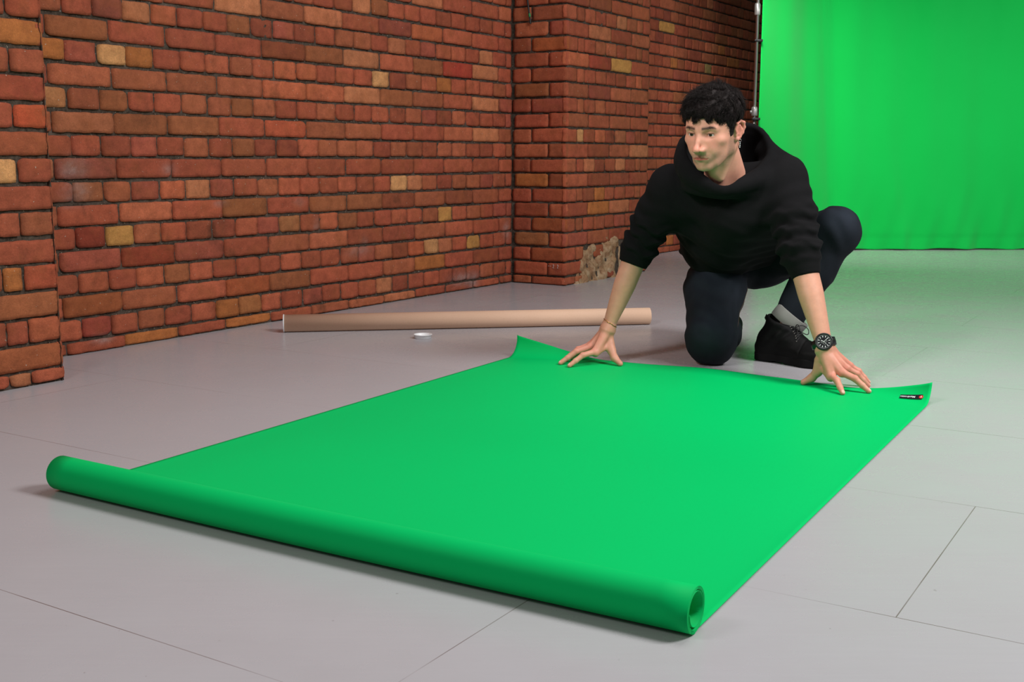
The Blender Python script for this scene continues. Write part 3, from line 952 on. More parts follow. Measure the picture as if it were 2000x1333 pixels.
# ------------------------------------------------------------------ hands
def hand_sdf(p, wr, fore, fingers, thumb, palm_up, kn=.0135):
    """wr wrist, fore elbow-side point, fingers: list of (mcp,pip,dip,tip) little..index"""
    R = [(.0108, .0096, .0086, .0073)] * 4
    pd = None
    n = palm_up / np.linalg.norm(palm_up)
    across = fingers[0][0] - fingers[-1][0]; across = across / np.linalg.norm(across)
    for i, f in enumerate(fingers):
        t = (i - 1.5) / 1.5
        a = wr - across * t * .013
        e = rcone(p, a, f[0] - n * .0035, .0165, .0115)
        pd = e if pd is None else smin(pd, e, .012)
    # heel of the hand and thumb mound
    pd = smin(pd, rcone(p, wr - n * .006, (wr + fingers[1][0]) / 2 - n * .010, .019, .014), .014)
    d = pd
    for i, f in enumerate(fingers):
        sc = (.84, .96, 1.0, .97)[i]
        e = chain(p, f, [r * sc for r in R[i]], .004)
        e = smin(e, sball(p, f[0] + n * .0012, .0100 * sc), .006)
        e = smin(e, sball(p, f[1] + n * .0010, .0082 * sc), .004)
        d = smin(d, e, .0042) if i else smin(d, e, .0042)
        # tendon ridge on the back
        d = smin(d, rcone(p, wr + n * .011 - across * (i - 1.5) * .006, f[0] + n * .0072, .0035, .0032), .007)
    th = chain(p, thumb, [.0165, .0135, .0115, .0088], .008)
    d = smin(d, th, .010)
    web = rcone(p, (thumb[0] + thumb[1]) / 2, fingers[-1][0] - n * .007, .0085, .0080)
    d = smin(d, web, .012)
    # wrist and forearm: flattened, two bones
    ax = fore - wr; ax = ax / np.linalg.norm(ax)
    lat = across - ax * (across @ ax); lat = lat / np.linalg.norm(lat)
    L = float(np.linalg.norm(fore - wr)); r_ = p - wr; t = np.clip(r_ @ ax, 0, L)
    q_ = r_ - t[:, None] * ax; u_ = q_ @ lat; w_ = q_ @ np.cross(ax, lat)
    k = t / L
    rad_u = np.interp(k, [0, .10, .30, .55, .8, 1.], [.0290, .0285, .0330, .0395, .0405, .040])
    rad_w = np.interp(k, [0, .10, .30, .55, .8, 1.], [.0205, .0215, .0285, .0360, .0380, .038])
    e_ = np.sqrt((u_ / rad_u) ** 2 + (w_ / rad_w) ** 2)
    end = (r_ @ ax) - t
    fa = np.sqrt(np.maximum((e_ - 1) * np.minimum(rad_u, rad_w), 0) ** 2 + end ** 2) + np.minimum((e_ - 1) * np.minimum(rad_u, rad_w), 0)
    d = smin(d, fa, .018)
    # ulna knob
    d = smin(d, sball(p, wr + ax * .018 + lat * .018 + n * .010, .009), .010)
    return d
def fng(mcp, tip, lift=.012, zt=.0085):
    mcp = np.asarray(mcp, f32); tip = np.asarray(tip, f32)
    d = tip - mcp
    pip = mcp + d * .47; dip = mcp + d * .76
    pip = pip + A3(0, 0, lift * .8); dip = dip + A3(0, 0, lift * .35)
    return [mcp, pip, dip, tip]
# right hand (screen left): little, ring, middle, index
RH_F = [fng((.270, 3.700, .052), (.197, 3.700, .0095)), fng((.259, 3.674, .058), (.172, 3.662, .0085)),
        fng((.256, 3.643, .056), (.158, 3.614, .0085)), fng((.268, 3.606, .046), (.185, 3.567, .0085))]
RH_T = [A3(.318, 3.650, .082), A3(.325, 3.632, .048), A3(.334, 3.612, .025), A3(.351, 3.592, .0100)]
RH_N = np.array([-.62, -.16, .77])
# left hand (screen right): little, ring, middle, index
LH_F = [fng((.998, 3.272, .062), (1.052, 3.262, .0150), .009), fng((.979, 3.236, .060), (1.042, 3.232, .0110), .010),
        fng((.957, 3.206, .054), (1.022, 3.162, .0085), .010), fng((.929, 3.214, .042), (.940, 3.138, .0085), .012)]
LH_T = [A3(.906, 3.262, .080), A3(.902, 3.266, .046), A3(.888, 3.278, .024), A3(.866, 3.284, .0100)]
LH_N = np.array([.42, -.48, .77])
# ================================================================== BODY MESH
def body_sdf_head(p): return head_sdf(p)
def body_sdf_rh(p): return hand_sdf(p, WRR, ELR, RH_F, RH_T, RH_N)
def body_sdf_lh(p): return hand_sdf(p, WRL, ELL, LH_F, LH_T, LH_N)
def body_sdf_trunk(p):
    d = rcone(p, (SHR + SHL) / 2 + A3(-.08, .10, -.08), (HPR + HPL) / 2 + A3(-.04, .0, .03), .055, .075)
    d = smin(d, rcone(p, (SHR + SHL) / 2 + A3(.08, .09, -.08), (HPR + HPL) / 2 + A3(.04, .0, .03), .055, .075), .05)
    d = smin(d, rcone(p, NECK + A3(0, .02, -.03), (SHR + SHL) / 2 + A3(0, .08, -.07), .045, .055), .04)
    for S_, E_ in ((SHR, ELR), (SHL, ELL)):
        d = smin(d, rcone(p, (S_ + NECK) / 2 + A3(0, .04, -.04), S_, .04, .040), .04)
        d = smin(d, rcone(p, S_, E_, .040, .032), .03)
    for H_, K_, A_ in ((HPR, KNR, ANR), (HPL, KNL, ANL)):
        d = smin(d, rcone(p, H_ + A3(0, -.02, 0), K_, .075, .050), .05)
        d = smin(d, rcone(p, K_, A_, .046, .018), .03)
    return d

SKIN = np.array(srgb(210, 152, 128)); RED = np.array(srgb(204, 110, 98)); LIP = np.array(srgb(168, 84, 76))
STUB = np.array(srgb(122, 96, 82)); BROW = np.array(srgb(52, 38, 32)); NAIL = np.array(srgb(226, 180, 164))
def blend(C, c, m): return C * (1 - m[:, None]) + c * m[:, None]
def gsn(q, c, s_): return np.exp(-(((q - np.array(c)) / np.array(s_)) ** 2).sum(1))
def head_colors(V):
    q = (V - HC) @ HM / HS
    s = q.copy(); s[:, 0] = np.abs(s[:, 0])
    C = np.tile(SKIN, (len(V), 1))
    C = blend(C, RED, .36 * gsn(s, (0, .116, -.038), (.016, .02, .014)))
    C = blend(C, RED, .40 * gsn(s, (.040, .070, -.030), (.020, .03, .016)))
    C = blend(C, RED, .40 * np.clip((s[:, 0] - .074) / .006, 0, 1))
    # stubble along jaw, chin and upper lip
    jaw = np.clip((-.045 - q[:, 2] - .25 * np.clip(s[:, 0] - .02, 0, 1)) / .022, 0, 1) * np.clip((q[:, 1] + .012) / .02, 0, 1) * np.clip((q[:, 2] + .128) / .02, 0, 1)
    side = np.clip((s[:, 0] - .046) / .012, 0, 1) * np.clip((q[:, 1] + .004) / .01, 0, 1) * np.clip((.034 - q[:, 1]) / .014, 0, 1) * np.clip((-.018 - q[:, 2]) / .012, 0, 1) * np.clip((q[:, 2] + .11) / .02, 0, 1)
    mou = gsn(s, (.012, .092, -.0625), (.017, .014, .0045))
    nz = .8 + .2 * np.sin(q[:, 0] * 1900 + 3 * np.sin(q[:, 2] * 1500)) * np.sin(q[:, 2] * 2100 + q[:, 1] * 1300)
    C = blend(C, STUB, np.clip(.45 * jaw + .62 * side + .6 * mou, 0, .68) * nz)
    # brows painted under the brow hairs
    bx = s[:, 0]; bz = .0185 + .10 * (bx - .012) - 3.0 * np.clip(bx - .034, 0, 1) ** 2 * 6
    br = np.exp(-((q[:, 2] - bz) / .0048) ** 2) * np.clip((bx - .008) / .005, 0, 1) * np.clip((.052 - bx) / .008, 0, 1) * (q[:, 1] > .045)
    C = blend(C, BROW, .95 * br)
    # lips
    lip = np.exp(-((q[:, 2] + .0705 + .06 * bx) / (.0062 * np.clip(1 - bx / .030, .05, 1))) ** 2) * (bx < .025) * (q[:, 1] > .075)
    C = blend(C, LIP, np.clip(lip * 1.6, 0, .95))
    # lashes and lid edges
    ey = np.exp(-(((bx - .0318) / .0150) ** 4)) * np.exp(-((q[:, 2] - .0030 + .8 * 14 * .3 * (bx - .0318) ** 2) / .0016) ** 2) * (q[:, 1] > .07)
    C = blend(C, BROW, .9 * np.clip(ey, 0, 1))
    C = blend(C, np.array(srgb(150, 96, 80)), .5 * gsn(s, (.0318, .085, -.001), (.018, .02, .010)))
    return C
def hand_colors(V, F_, T_, n):
    C = np.tile(SKIN, (len(V), 1))
    wr_ = np.mean([f[0] for f in F_], axis=0)
    C = blend(C, RED, .30 * np.exp(-(np.linalg.norm(V - wr_, axis=1) / .085) ** 4))
    for i, f in enumerate(F_):
        for j, sg in ((0, .012), (1, .009), (3, .012)):
            C = blend(C, RED, .42 * np.exp(-(((V - f[j]) / sg) ** 2).sum(1)))
        ax = (f[3] - f[2]); ax = ax / np.linalg.norm(ax)
        up = np.array([0, 0, 1.]) - ax * ax[2]; up /= np.linalg.norm(up)
        c = f[3] + up * .006 + ax * .001
        lat = np.cross(ax, up); r = V - c
        e = ((r @ ax) / .0062) ** 2 + ((r @ lat) / .0048) ** 2 + ((r @ up) / .0040) ** 2
        C = blend(C, NAIL, np.clip((1.15 - e) * 4, 0, 1))
    C = blend(C, RED, .35 * np.exp(-(((V - T_[3]) / .014) ** 2).sum(1)))
    return C

person = empty('person', (0.80, 3.80, 0))
tag(person, 'crouching dark-haired person in a black hooded top and dark jeans pressing the paper flat', 'person')

def skin_material():
    t = NT('skin')
    vc = t.n('ShaderNodeVertexColor', layer_name='Col')
    c = t.mix(1.0, vc.outputs[0], t.ramp(t.noise(60, 4, .6), [(.3, .93), (.7, 1.05)]), 'MULTIPLY')
    t.set(c, .50, spec=.35)
    t.b.inputs['Subsurface Weight'].default_value = .18
    t.b.inputs['Subsurface Radius'].default_value = (1.0, .35, .18)
    t.b.inputs['Subsurface Scale'].default_value = .006
    t.bump(t.noise(650, 3), .10, .0006)
    return t.m

def build_body():
    Vs, Fs, Cs = [], [], []; n = 0
    hc = HC
    jobs = [(body_sdf_head, hc - .155 + np.array([0, 0, -.04]), hc + .150 + np.array([.03, .05, 0]), .00165, 'h'),
            (body_sdf_rh, np.minimum.reduce([WRR, ELR, RH_F[2][3], RH_F[3][3]]) - np.array([.03, .06, .012]), np.maximum.reduce([WRR, ELR, RH_F[0][0]]) + np.array([.05, .06, .02]), .0016, 'r'),
            (body_sdf_lh, np.minimum.reduce([WRL, ELL, LH_T[3], LH_F[3][3]]) - np.array([.05, .05, .012]), np.maximum.reduce([WRL, ELL, LH_F[0][3]]) + np.array([.05, .06, .02]), .0016, 'l'),
            (body_sdf_trunk, (.25, 3.2, -.02), (1.25, 4.15, .75), .009, 't')]
    for f, lo, hi, h, k in jobs:
        V, F = sdf_mesh(f, lo, hi, h)
        if k == 'h': C = head_colors(V)
        elif k == 'r': C = hand_colors(V, RH_F, RH_T, RH_N)
        elif k == 'l': C = hand_colors(V, LH_F, LH_T, LH_N)
        else: C = np.tile(SKIN, (len(V), 1))
        Vs.append(V); Fs.append(F + n); Cs.append(C); n += len(V)
    o = mesh_np('body', np.concatenate(Vs), np.concatenate(Fs), skin_material(), cols=np.concatenate(Cs))
    keep(o, person)
build_body()

# eyes
def eyes():
    t = NT('eye')
    vc = t.n('ShaderNodeVertexColor', layer_name='Col')
    t.set(vc.outputs[0], .12, spec=.5)
    for sx in (1, -1):
        c = np.array([sx * .0315, .0718, -.001])
        nu, nv = 64, 48
        gz = np.array([-.10 if sx > 0 else -.02, 1, -.02]); gz /= np.linalg.norm(gz)   # glance slightly to his left
        u = np.linspace(0, math.pi, nv); v = np.linspace(0, 2 * math.pi, nu, endpoint=False)
        Fm = frame(y=gz, z=(0, 0, 1))
        U, Vv = np.meshgrid(u, v, indexing='ij')
        loc = np.stack([np.sin(U) * np.cos(Vv), np.cos(U), np.sin(U) * np.sin(Vv)], -1).reshape(-1, 3)
        r = .0124
        ang = U.reshape(-1)
        rr = r + .0006 * np.exp(-(ang / .42) ** 4)
        P = c + (loc * rr[:, None]) @ Fm.T
        col = np.tile(srgb(196, 186, 180), (len(P), 1))
        iris = np.clip((.50 - ang) / .05, 0, 1); pup = np.clip((.20 - ang) / .04, 0, 1)
        col = blend(col, np.array(srgb(44, 32, 24)), iris); col = blend(col, np.array(srgb(6, 5, 5)), pup)
        idx = np.arange(nu * nv).reshape(nv, nu)
        f = np.stack([idx[:-1], np.roll(idx, -1, 1)[:-1], np.roll(idx, -1, 1)[1:], idx[1:]], -1).reshape(-1, 4)
        o = mesh_np('eye', h2w(P), f, t.m, cols=col)
        keep(o, person)
eyes()

# ------------------------------------------------------------------ hair
HY = [-.14, -.060, -.034, -.024, .000, .007, .010, .026, .036, .050, .075, .14]
HZ = [-.070, -.062, -.050, -.004, .026, .018, -.024, -.024, .004, .038, .054, .057]
def hair_cap(q):
    d = ell(q, (0, -.006, .042), (.0825, .103, .086))
    d = smin(d, ell(q, (0, .012, .004), (.0745, .046, .062)), .008)
    g = np.interp(q[:, 1], HY, HZ) - q[:, 2]
    w_ = .006 * np.sin(q[:, 0] * 160) * np.sin(q[:, 1] * 110 + 1) + .004 * np.sin(q[:, 0] * 310 + 1)
    tp = np.clip((q[:, 2] - .0) / .06, 0, 1)
    d = d + (.0012 + .0022 * tp) * np.sin(q[:, 0] * 150 + 2.5 * np.sin(q[:, 2] * 70)) * np.sin(q[:, 1] * 140 + 2 * np.sin(q[:, 0] * 90) + q[:, 2] * 90) - .0015 * tp
    d = smax(d, ((g + w_) * .7).astype(f32), .012)
    # temple hollow so that the side lies close to the skull
    return d * f32(HS)
def hair_material():
    t = NT('black_curly_hair')
    c = t.mix(t.noise(40, 4), srgb(16, 13, 13), srgb(40, 32, 30))
    t.set(c, .62, spec=.18)
    return t.m
def strands(roots, dirs, L, curl_r, curl_n, r0, npt=13, gravity=.35, ns=3, coh=None):
    """roots (n,3), dirs (n,3) in head space -> verts, quads; each strand a tapering corkscrew"""
    n = len(roots)
    t = np.linspace(0, 1, npt)
    D = dirs / np.linalg.norm(dirs, axis=1)[:, None]
    R_ = rng.normal(size=(n, 3)); A_ = np.cross(D, R_); A_ /= np.linalg.norm(A_, axis=1)[:, None]; B_ = np.cross(D, A_)
    if coh is not None:
        A_ = np.cross(D, coh[2] + .4 * coh[1]); A_ /= np.linalg.norm(A_, axis=1)[:, None]; B_ = np.cross(D, A_)
    ph = rng.uniform(0, 6.28, n)[:, None] if coh is None else (coh[0] * 3 + rng.normal(0, .35, n))[:, None]
    cn = (curl_n * rng.uniform(.85, 1.15, n))[:, None]
    cr = (curl_r * rng.uniform(.6, 1.3, n))[:, None] * np.minimum(1, t * 3)[None]
    Ln = (L * rng.uniform(.7, 1.2, n))[:, None]
    ang = ph + cn * 2 * np.pi * t[None]
    P = roots[:, None] + D[:, None] * (Ln * t[None])[..., None] + A_[:, None] * (cr * np.cos(ang))[..., None] + B_[:, None] * (cr * np.sin(ang))[..., None]
    P = P - A_[:, None] * (cr[:, :1] * 0)[..., None]
    P[..., 2] -= gravity * Ln * t[None] ** 2
    T = np.gradient(P, axis=1); T /= np.linalg.norm(T, axis=2)[..., None] + 1e-9
    N1 = np.cross(T, D[:, None] + .3 * A_[:, None]); N1 /= np.linalg.norm(N1, axis=2)[..., None] + 1e-9
    N2 = np.cross(T, N1)
    rad = r0 * (1 - .75 * t ** 2)[None, :, None]
    V = np.stack([P + rad * (N1 * math.cos(a) + N2 * math.sin(a)) for a in np.arange(ns) * 2 * math.pi / ns], 2)   # n,npt,ns,3
    idx = np.arange(n * npt * ns).reshape(n, npt, ns)
    q = np.stack([idx[:, :-1], np.roll(idx, -1, 2)[:, :-1], np.roll(idx, -1, 2)[:, 1:], idx[:, 1:]], -1).reshape(-1, 4)
    return V.reshape(-1, 3), q
def build_hair():
    M = hair_material()
    lo = HC - .16; hi = HC + .16
    V, F = sdf_mesh(lambda p: hair_cap(w2h(p)), lo, hi, .0030)
    Vs = [V]; Fs = [F]; n = len(V)
    # roots on the cap
    q = (V - HC) @ HM / HS
    out = (q - np.array([0, -.016, .03])); nr = out / np.array([.08, .10, .09]) ** 2; nr /= np.linalg.norm(nr, axis=1)[:, None]
    dd = smin(ell(q.astype(f32), (0, -.006, .042), (.0825, .103, .086)), ell(q.astype(f32), (0, .012, .004), (.0745, .046, .062)), .008)
    onsurf = np.nonzero(np.abs(dd) < .007)[0]
    m = rng.choice(onsurf, 17000)
    root = q[m] - nr[m] * .004; nm = nr[m]
    top = np.clip((root[:, 2] - .02) / .07, 0, 1)
    tang = rng.normal(size=(len(m), 3)); tang -= nm * (tang * nm).sum(1)[:, None]; tang /= np.linalg.norm(tang, axis=1)[:, None]
    flow = np.stack([root[:, 0] * 4, .45 + 0 * top, -.55 + .1 * top], 1)
    flow -= nm * (flow * nm).sum(1)[:, None]
    # clumps: neighbours share a lean and the phase of their wave
    jit = root + rng.normal(0, .0022, root.shape)
    key = np.floor(jit / .019).astype(int); hk = (key * np.array([73, 191, 337])).sum(1)
    ca = np.sin(hk * 12.9898) * 43758.5; ca = (ca - np.floor(ca)) * 2 * np.pi
    cb = np.sin(hk * 78.233) * 12543.1; cb = cb - np.floor(cb)
    t1 = np.cross(nm, np.array([0, 0, 1.]) + 1e-3); t1 /= np.linalg.norm(t1, axis=1)[:, None]; t2 = np.cross(nm, t1)
    cl = t1 * np.cos(ca)[:, None] + t2 * np.sin(ca)[:, None]
    D = nm * (.0 + .22 * top)[:, None] + tang * .10 + cl * .55 * (.3 + .7 * top)[:, None] + flow * .75
    L = (.010 + .019 * top) * (.75 + .5 * cb)
    V2, F2 = strands(root, D, L, .0046, .9, .00062, gravity=.2, coh=(ca, cl, nm))
    V2 = h2w(V2); Vs.append(V2); Fs.append(F2 + n); n += len(V2)
    # fringe
    fr = np.nonzero((root[:, 1] > .040) & (root[:, 2] > .048) & (root[:, 2] < .085))[0]
    fr = rng.choice(fr, 1500)
    D = nm[fr] * .45 + np.array([.15, .2, -.6]) + cl[fr] * .45 + tang[fr] * .08
    V2, F2 = strands(root[fr], D, .017 + 0 * top[fr], .0045, .8, .0006, gravity=.15, coh=(ca[fr], cl[fr], nm[fr]))
    V2 = h2w(V2); Vs.append(V2); Fs.append(F2 + n); n += len(V2)
    o = mesh_np('hair', np.concatenate(Vs), np.concatenate(Fs), M)
    keep(o, person)
    # eyebrows
    for sx in (1, -1):
        x = rng.uniform(.009, .046, 420)
        zc = .0180 + .10 * (x - .012) - 18 * np.clip(x - .034, 0, 1) ** 2
        z = zc + rng.normal(0, .0018, len(x)) * np.clip((.058 - x) / .03, .3, 1)
        y = np.interp(x, [.008, .02, .03, .043, .052], [.0935, .0915, .0880, .0815, .0735])
        R0 = np.stack([sx * x, y + .0022, z], 1)
        D = np.stack([sx * (.9 + 0 * x), -.35 + 0 * x, .45 - (x - .01) * 22], 1) + rng.normal(0, .12, (len(x), 3))
        V2, F2 = strands(R0, D, .0072 + 0 * x, .0002, .5, .00045, npt=5, gravity=0)
        keep(mesh_np('eyebrow', h2w(V2), F2, M), person)
build_hair()
# ================================================================== CLOTHES
def px_pt(x, y, Y):
    """world point seen at photo position (x, y) at distance Y (used once, to lay out the figure's outline in metres)"""
    f = 2200.0; p = math.atan(355.5 / f)
    d = np.array([0, math.cos(p), -math.sin(p)]) + (x - 1000) / f * np.array([1., 0, 0]) - (y - 666.5) / f * np.array([0, math.sin(p), math.cos(p)])
    return np.array([0, 0, CAM_H]) + d * (Y / d[1])
RIM = np.array([px_pt(*v) for v in [(1408, 366, 3.375), (1376, 350, 3.385), (1347, 322, 3.41), (1334, 292, 3.46), (1341, 270, 3.53), (1380, 256, 3.60), (1440, 246, 3.62),
                                    (1474, 250, 3.60), (1496, 272, 3.55), (1502, 302, 3.50), (1486, 328, 3.44), (1448, 352, 3.395)]])
def smooth_loop(P, n):
    m = len(P); t = np.linspace(0, m, n, endpoint=False); i = t.astype(int); u = (t - i)[:, None]
    p0, p1, p2, p3 = P[(i - 1) % m], P[i % m], P[(i + 1) % m], P[(i + 2) % m]
    return .5 * ((2 * p1) + (-p0 + p2) * u + (2 * p0 - 5 * p1 + 4 * p2 - p3) * u ** 2 + (-p0 + 3 * p1 - 3 * p2 + p3) * u ** 3)
RIMS = smooth_loop(RIM, 26)
def _loops():
    c = RIMS.mean(0); out = []
    base_c = NECK.astype(float) + np.array([.0, .02, -.045])
    for w_ in np.linspace(0, 1, 9):
        L = RIMS - c
        k = 1 - .08 * w_
        P = c * (1 - w_) + base_c * w_ + L * np.array([k, k, 1 - w_ * .85])
        o = L * np.array([1, 1, 0]); o /= np.linalg.norm(o, axis=1)[:, None] + 1e-9
        bul = .016 * math.sin(math.pi * min(1, w_ * 1.3)) + .004
        P = P + o * bul
        out.append((P.astype(f32), .0110 + .006 * min(1, w_ * 2)))
    return out
LOOPS = _loops()
def hood_sdf(p):
    d = None
    for P, r in LOOPS:
        dl = None
        for i in range(len(P)):
            e = rcone(p, P[i], P[(i + 1) % len(P)], r, r)
            dl = e if dl is None else np.minimum(dl, e)
        d = dl if d is None else smin(d, dl, .012)
    return d
def folds_along(p, a, b, lam, amp, ph=0., skew=60.):
    """rings of bunched cloth round the segment a-b"""
    ba = b - a; L = np.linalg.norm(ba); ax = ba / L
    r = p - a; t = r @ ax
    n1 = np.cross(ax, A3(.3, .9, .1)); n1 /= np.linalg.norm(n1); n2 = np.cross(ax, n1)
    u, v = r @ n1, r @ n2
    return amp * np.sin(2 * math.pi * t / lam + ph + skew * .35 * u * np.sin(ph + 3) + 2.0 * np.sin(38 * v + ph) + .9 * np.sin(90 * u + 2 * ph))
HEMR = HPR + A3(-.005, -.06, .02)
def hoodie_sdf(p):
    cR = SHR + A3(.050, .030, -.045); cL = SHL + A3(-.040, .050, -.055)
    bR = HPR + A3(.045, -.03, .045); bL = HPL + A3(-.03, -.03, .050)
    d = rcone(p, cR, bR, .094, .100)
    d = smin(d, rcone(p, cL, bL, .102, .112), .07)
    mid = (SHR + SHL) / 2
    d = smin(d, rcone(p, mid + A3(.02, -.005, -.085), A3(.700, 3.800, .385), .105, .125), .06)
    # yoke and shoulders
    d = smin(d, rcone(p, NECK + A3(-.03, .03, -.04), SHR + A3(.01, .0, -.006), .058, .060), .05)
    d = smin(d, rcone(p, NECK + A3(.03, .03, -.035), SHL + A3(-.02, .01, -.004), .058, .058), .05)
    # drape rings below the neck, sagging between the arms
    c = NECK + A3(-.01, -.05, .02)
    rr = np.linalg.norm((p - c) * A3(.85, 1, 1), axis=1)
    fr = np.clip((rr - .13) / .06, 0, 1)
    d = d + fr * (.0050 * np.sin(rr * 62 + 9 * (p[:, 0] - .7) + 1.2 * np.sin(p[:, 0] * 22 + 1)) * (.55 + .45 * np.sin(p[:, 0] * 17 + p[:, 2] * 9)) + .0014 * np.sin(rr * 130 - p[:, 0] * 60))
    # hem band
    ax = (HPR + HPL) / 2 - mid; ax /= np.linalg.norm(ax)
    th = (p - HEMR) @ ax
    d = d + .010 * np.clip((th + .035) / .01, 0, 1) - .006 * np.exp(-((th + .05) / .02) ** 2)
    d = smax(d, th - .012, .01)
    d = smin(d, ell(p, px_pt(1352, 491, 3.86), (.046, .05, .020)), .016)
    d = smin(d, rcone(p, px_pt(1496, 300, 3.57), px_pt(1538, 336, 3.50), .036, .050), .025)
    # sleeves
    for S_, E_, W_, r0, r1, r2, tc in ((SHR, ELR, WRR, .068, .062, .047, .10), (SHL, ELL, WRL, .066, .066, .044, .17)):
        cu = E_ + (W_ - E_) * tc
        m_ = (S_ + E_) / 2
        e = chain(p, [S_, m_, E_ , cu], [r0, r1 + .003, r1 - .006, r2], .02)
        ba = cu - S_; L = np.linalg.norm(ba); t = ((p - S_) @ (ba / L)) / L
        w_ = np.clip((t - .30) / .25, 0, 1) * np.clip((1.0 - t) / .12, 0, 1)
        e = e + w_ * (folds_along(p, S_, cu, .050, .0056, 1.1 if S_ is SHR else 2.6) + folds_along(p, S_, cu, .027, .0016, 4.))
        e = e + .003 * np.sin(t * 30 + p[:, 0] * 20) * np.clip(t / .2, 0, 1) * np.clip((.5 - t) / .2, 0, 1)
        axc = (W_ - E_) / np.linalg.norm(W_ - E_)
        tt = (p - cu) @ axc
        # straight ribbed cuff
        rc_ = .0480 if S_ is SHR else .0440
        cuff = smax(rcone(p, cu - axc * .045, cu + axc * .03, rc_ + .001, rc_), np.abs(tt - .0) - .028, .006)
        e = smax(e, tt - .010, .006)
        e = smin(e, cuff, .012)
        d = smin(d, e, .030)
    d = smin(d, hood_sdf(p), .022)
    # room for the neck inside the hood
    nk = rcone(p, NECK + A3(-.040, -.055, -.006), NECK + A3(-.085, -.12, .16), .066, .090)
    d = smax(d, -nk, .012)
    vv = sball(p, px_pt(1410, 346, 3.39), .040)
    d = smax(d, -vv, .012)
    return d
def jeans_sdf(p):
    d = ell(p, (HPR + HPL) / 2 + A3(0, .0, .02), (.175, .130, .120))
    tR = chain(p, [HPR + A3(.01, -.02, -.02), (HPR + KNR) / 2 + A3(-.006, -.012, .020), KNR + A3(-.002, -.004, .012)], [.104, .096, .080], .04)
    tR = smin(tR, ell(p, KNR + A3(0, -.006, .0), (.074, .070, .078)), .03)
    d = smin(d, tR, .05)
    sR = chain(p, [KNR + A3(0, .01, -.012), (KNR + ANR) / 2 + A3(0.005, 0, -.002), ANR], [.068, .060, .046], .03)
    sR = smax(sR, -(p[:, 2] - .004), .008)
    tR = None
    d = smin(d, sR, .025)
    tL = chain(p, [HPL + A3(0, -.02, -.01), (HPL + KNL) / 2 + A3(0, 0, -.004), KNL + A3(-.004, .004, .0)], [.102, .092, .076], .04)
    d = smin(d, tL, .05)
    kL = ell(p, KNL + A3(-.002, -.004, .004), (.070, .068, .072))
    d = smin(d, kL, .03)
    sL = chain(p, [KNL + A3(-.004, .0, -.01), KNL + (ANL - KNL) * .40 + A3(.0, .012, .0), ANL + (KNL - ANL) * .04], [.066, .064, .049], .03)
    axl = (ANL - KNL) / np.linalg.norm(ANL - KNL)
    sL = smax(sL, (p - (ANL - axl * .022)) @ axl, .004)
    d = smin(d, sL, .022)
    # creases: behind and above the knees, across the lap
    d = d + .0030 * np.sin(p[:, 2] * 95 + 26 * p[:, 0] + 1.5 * np.sin(p[:, 0] * 40)) * np.exp(-((p - A3(.70, 3.86, .27)) ** 2).sum(1) / .018)
    d = d + .0030 * np.sin(p[:, 0] * 120 + 60 * p[:, 2]) * np.exp(-((p - (KNL + A3(-.08, .05, -.05))) ** 2).sum(1) / .008)
    d = d + .0055 * np.sin(p[:, 2] * 130 + 30 * p[:, 0]) * np.exp(-((p - (KNR + A3(.0, .01, .01))) ** 2).sum(1) / .004)
    d = d + .0016 * np.sin(p[:, 2] * 60 + 4 * np.sin(p[:, 0] * 30)) * np.sin(p[:, 1] * 70)
    return smax(d, -(p[:, 2] - .003), .006)

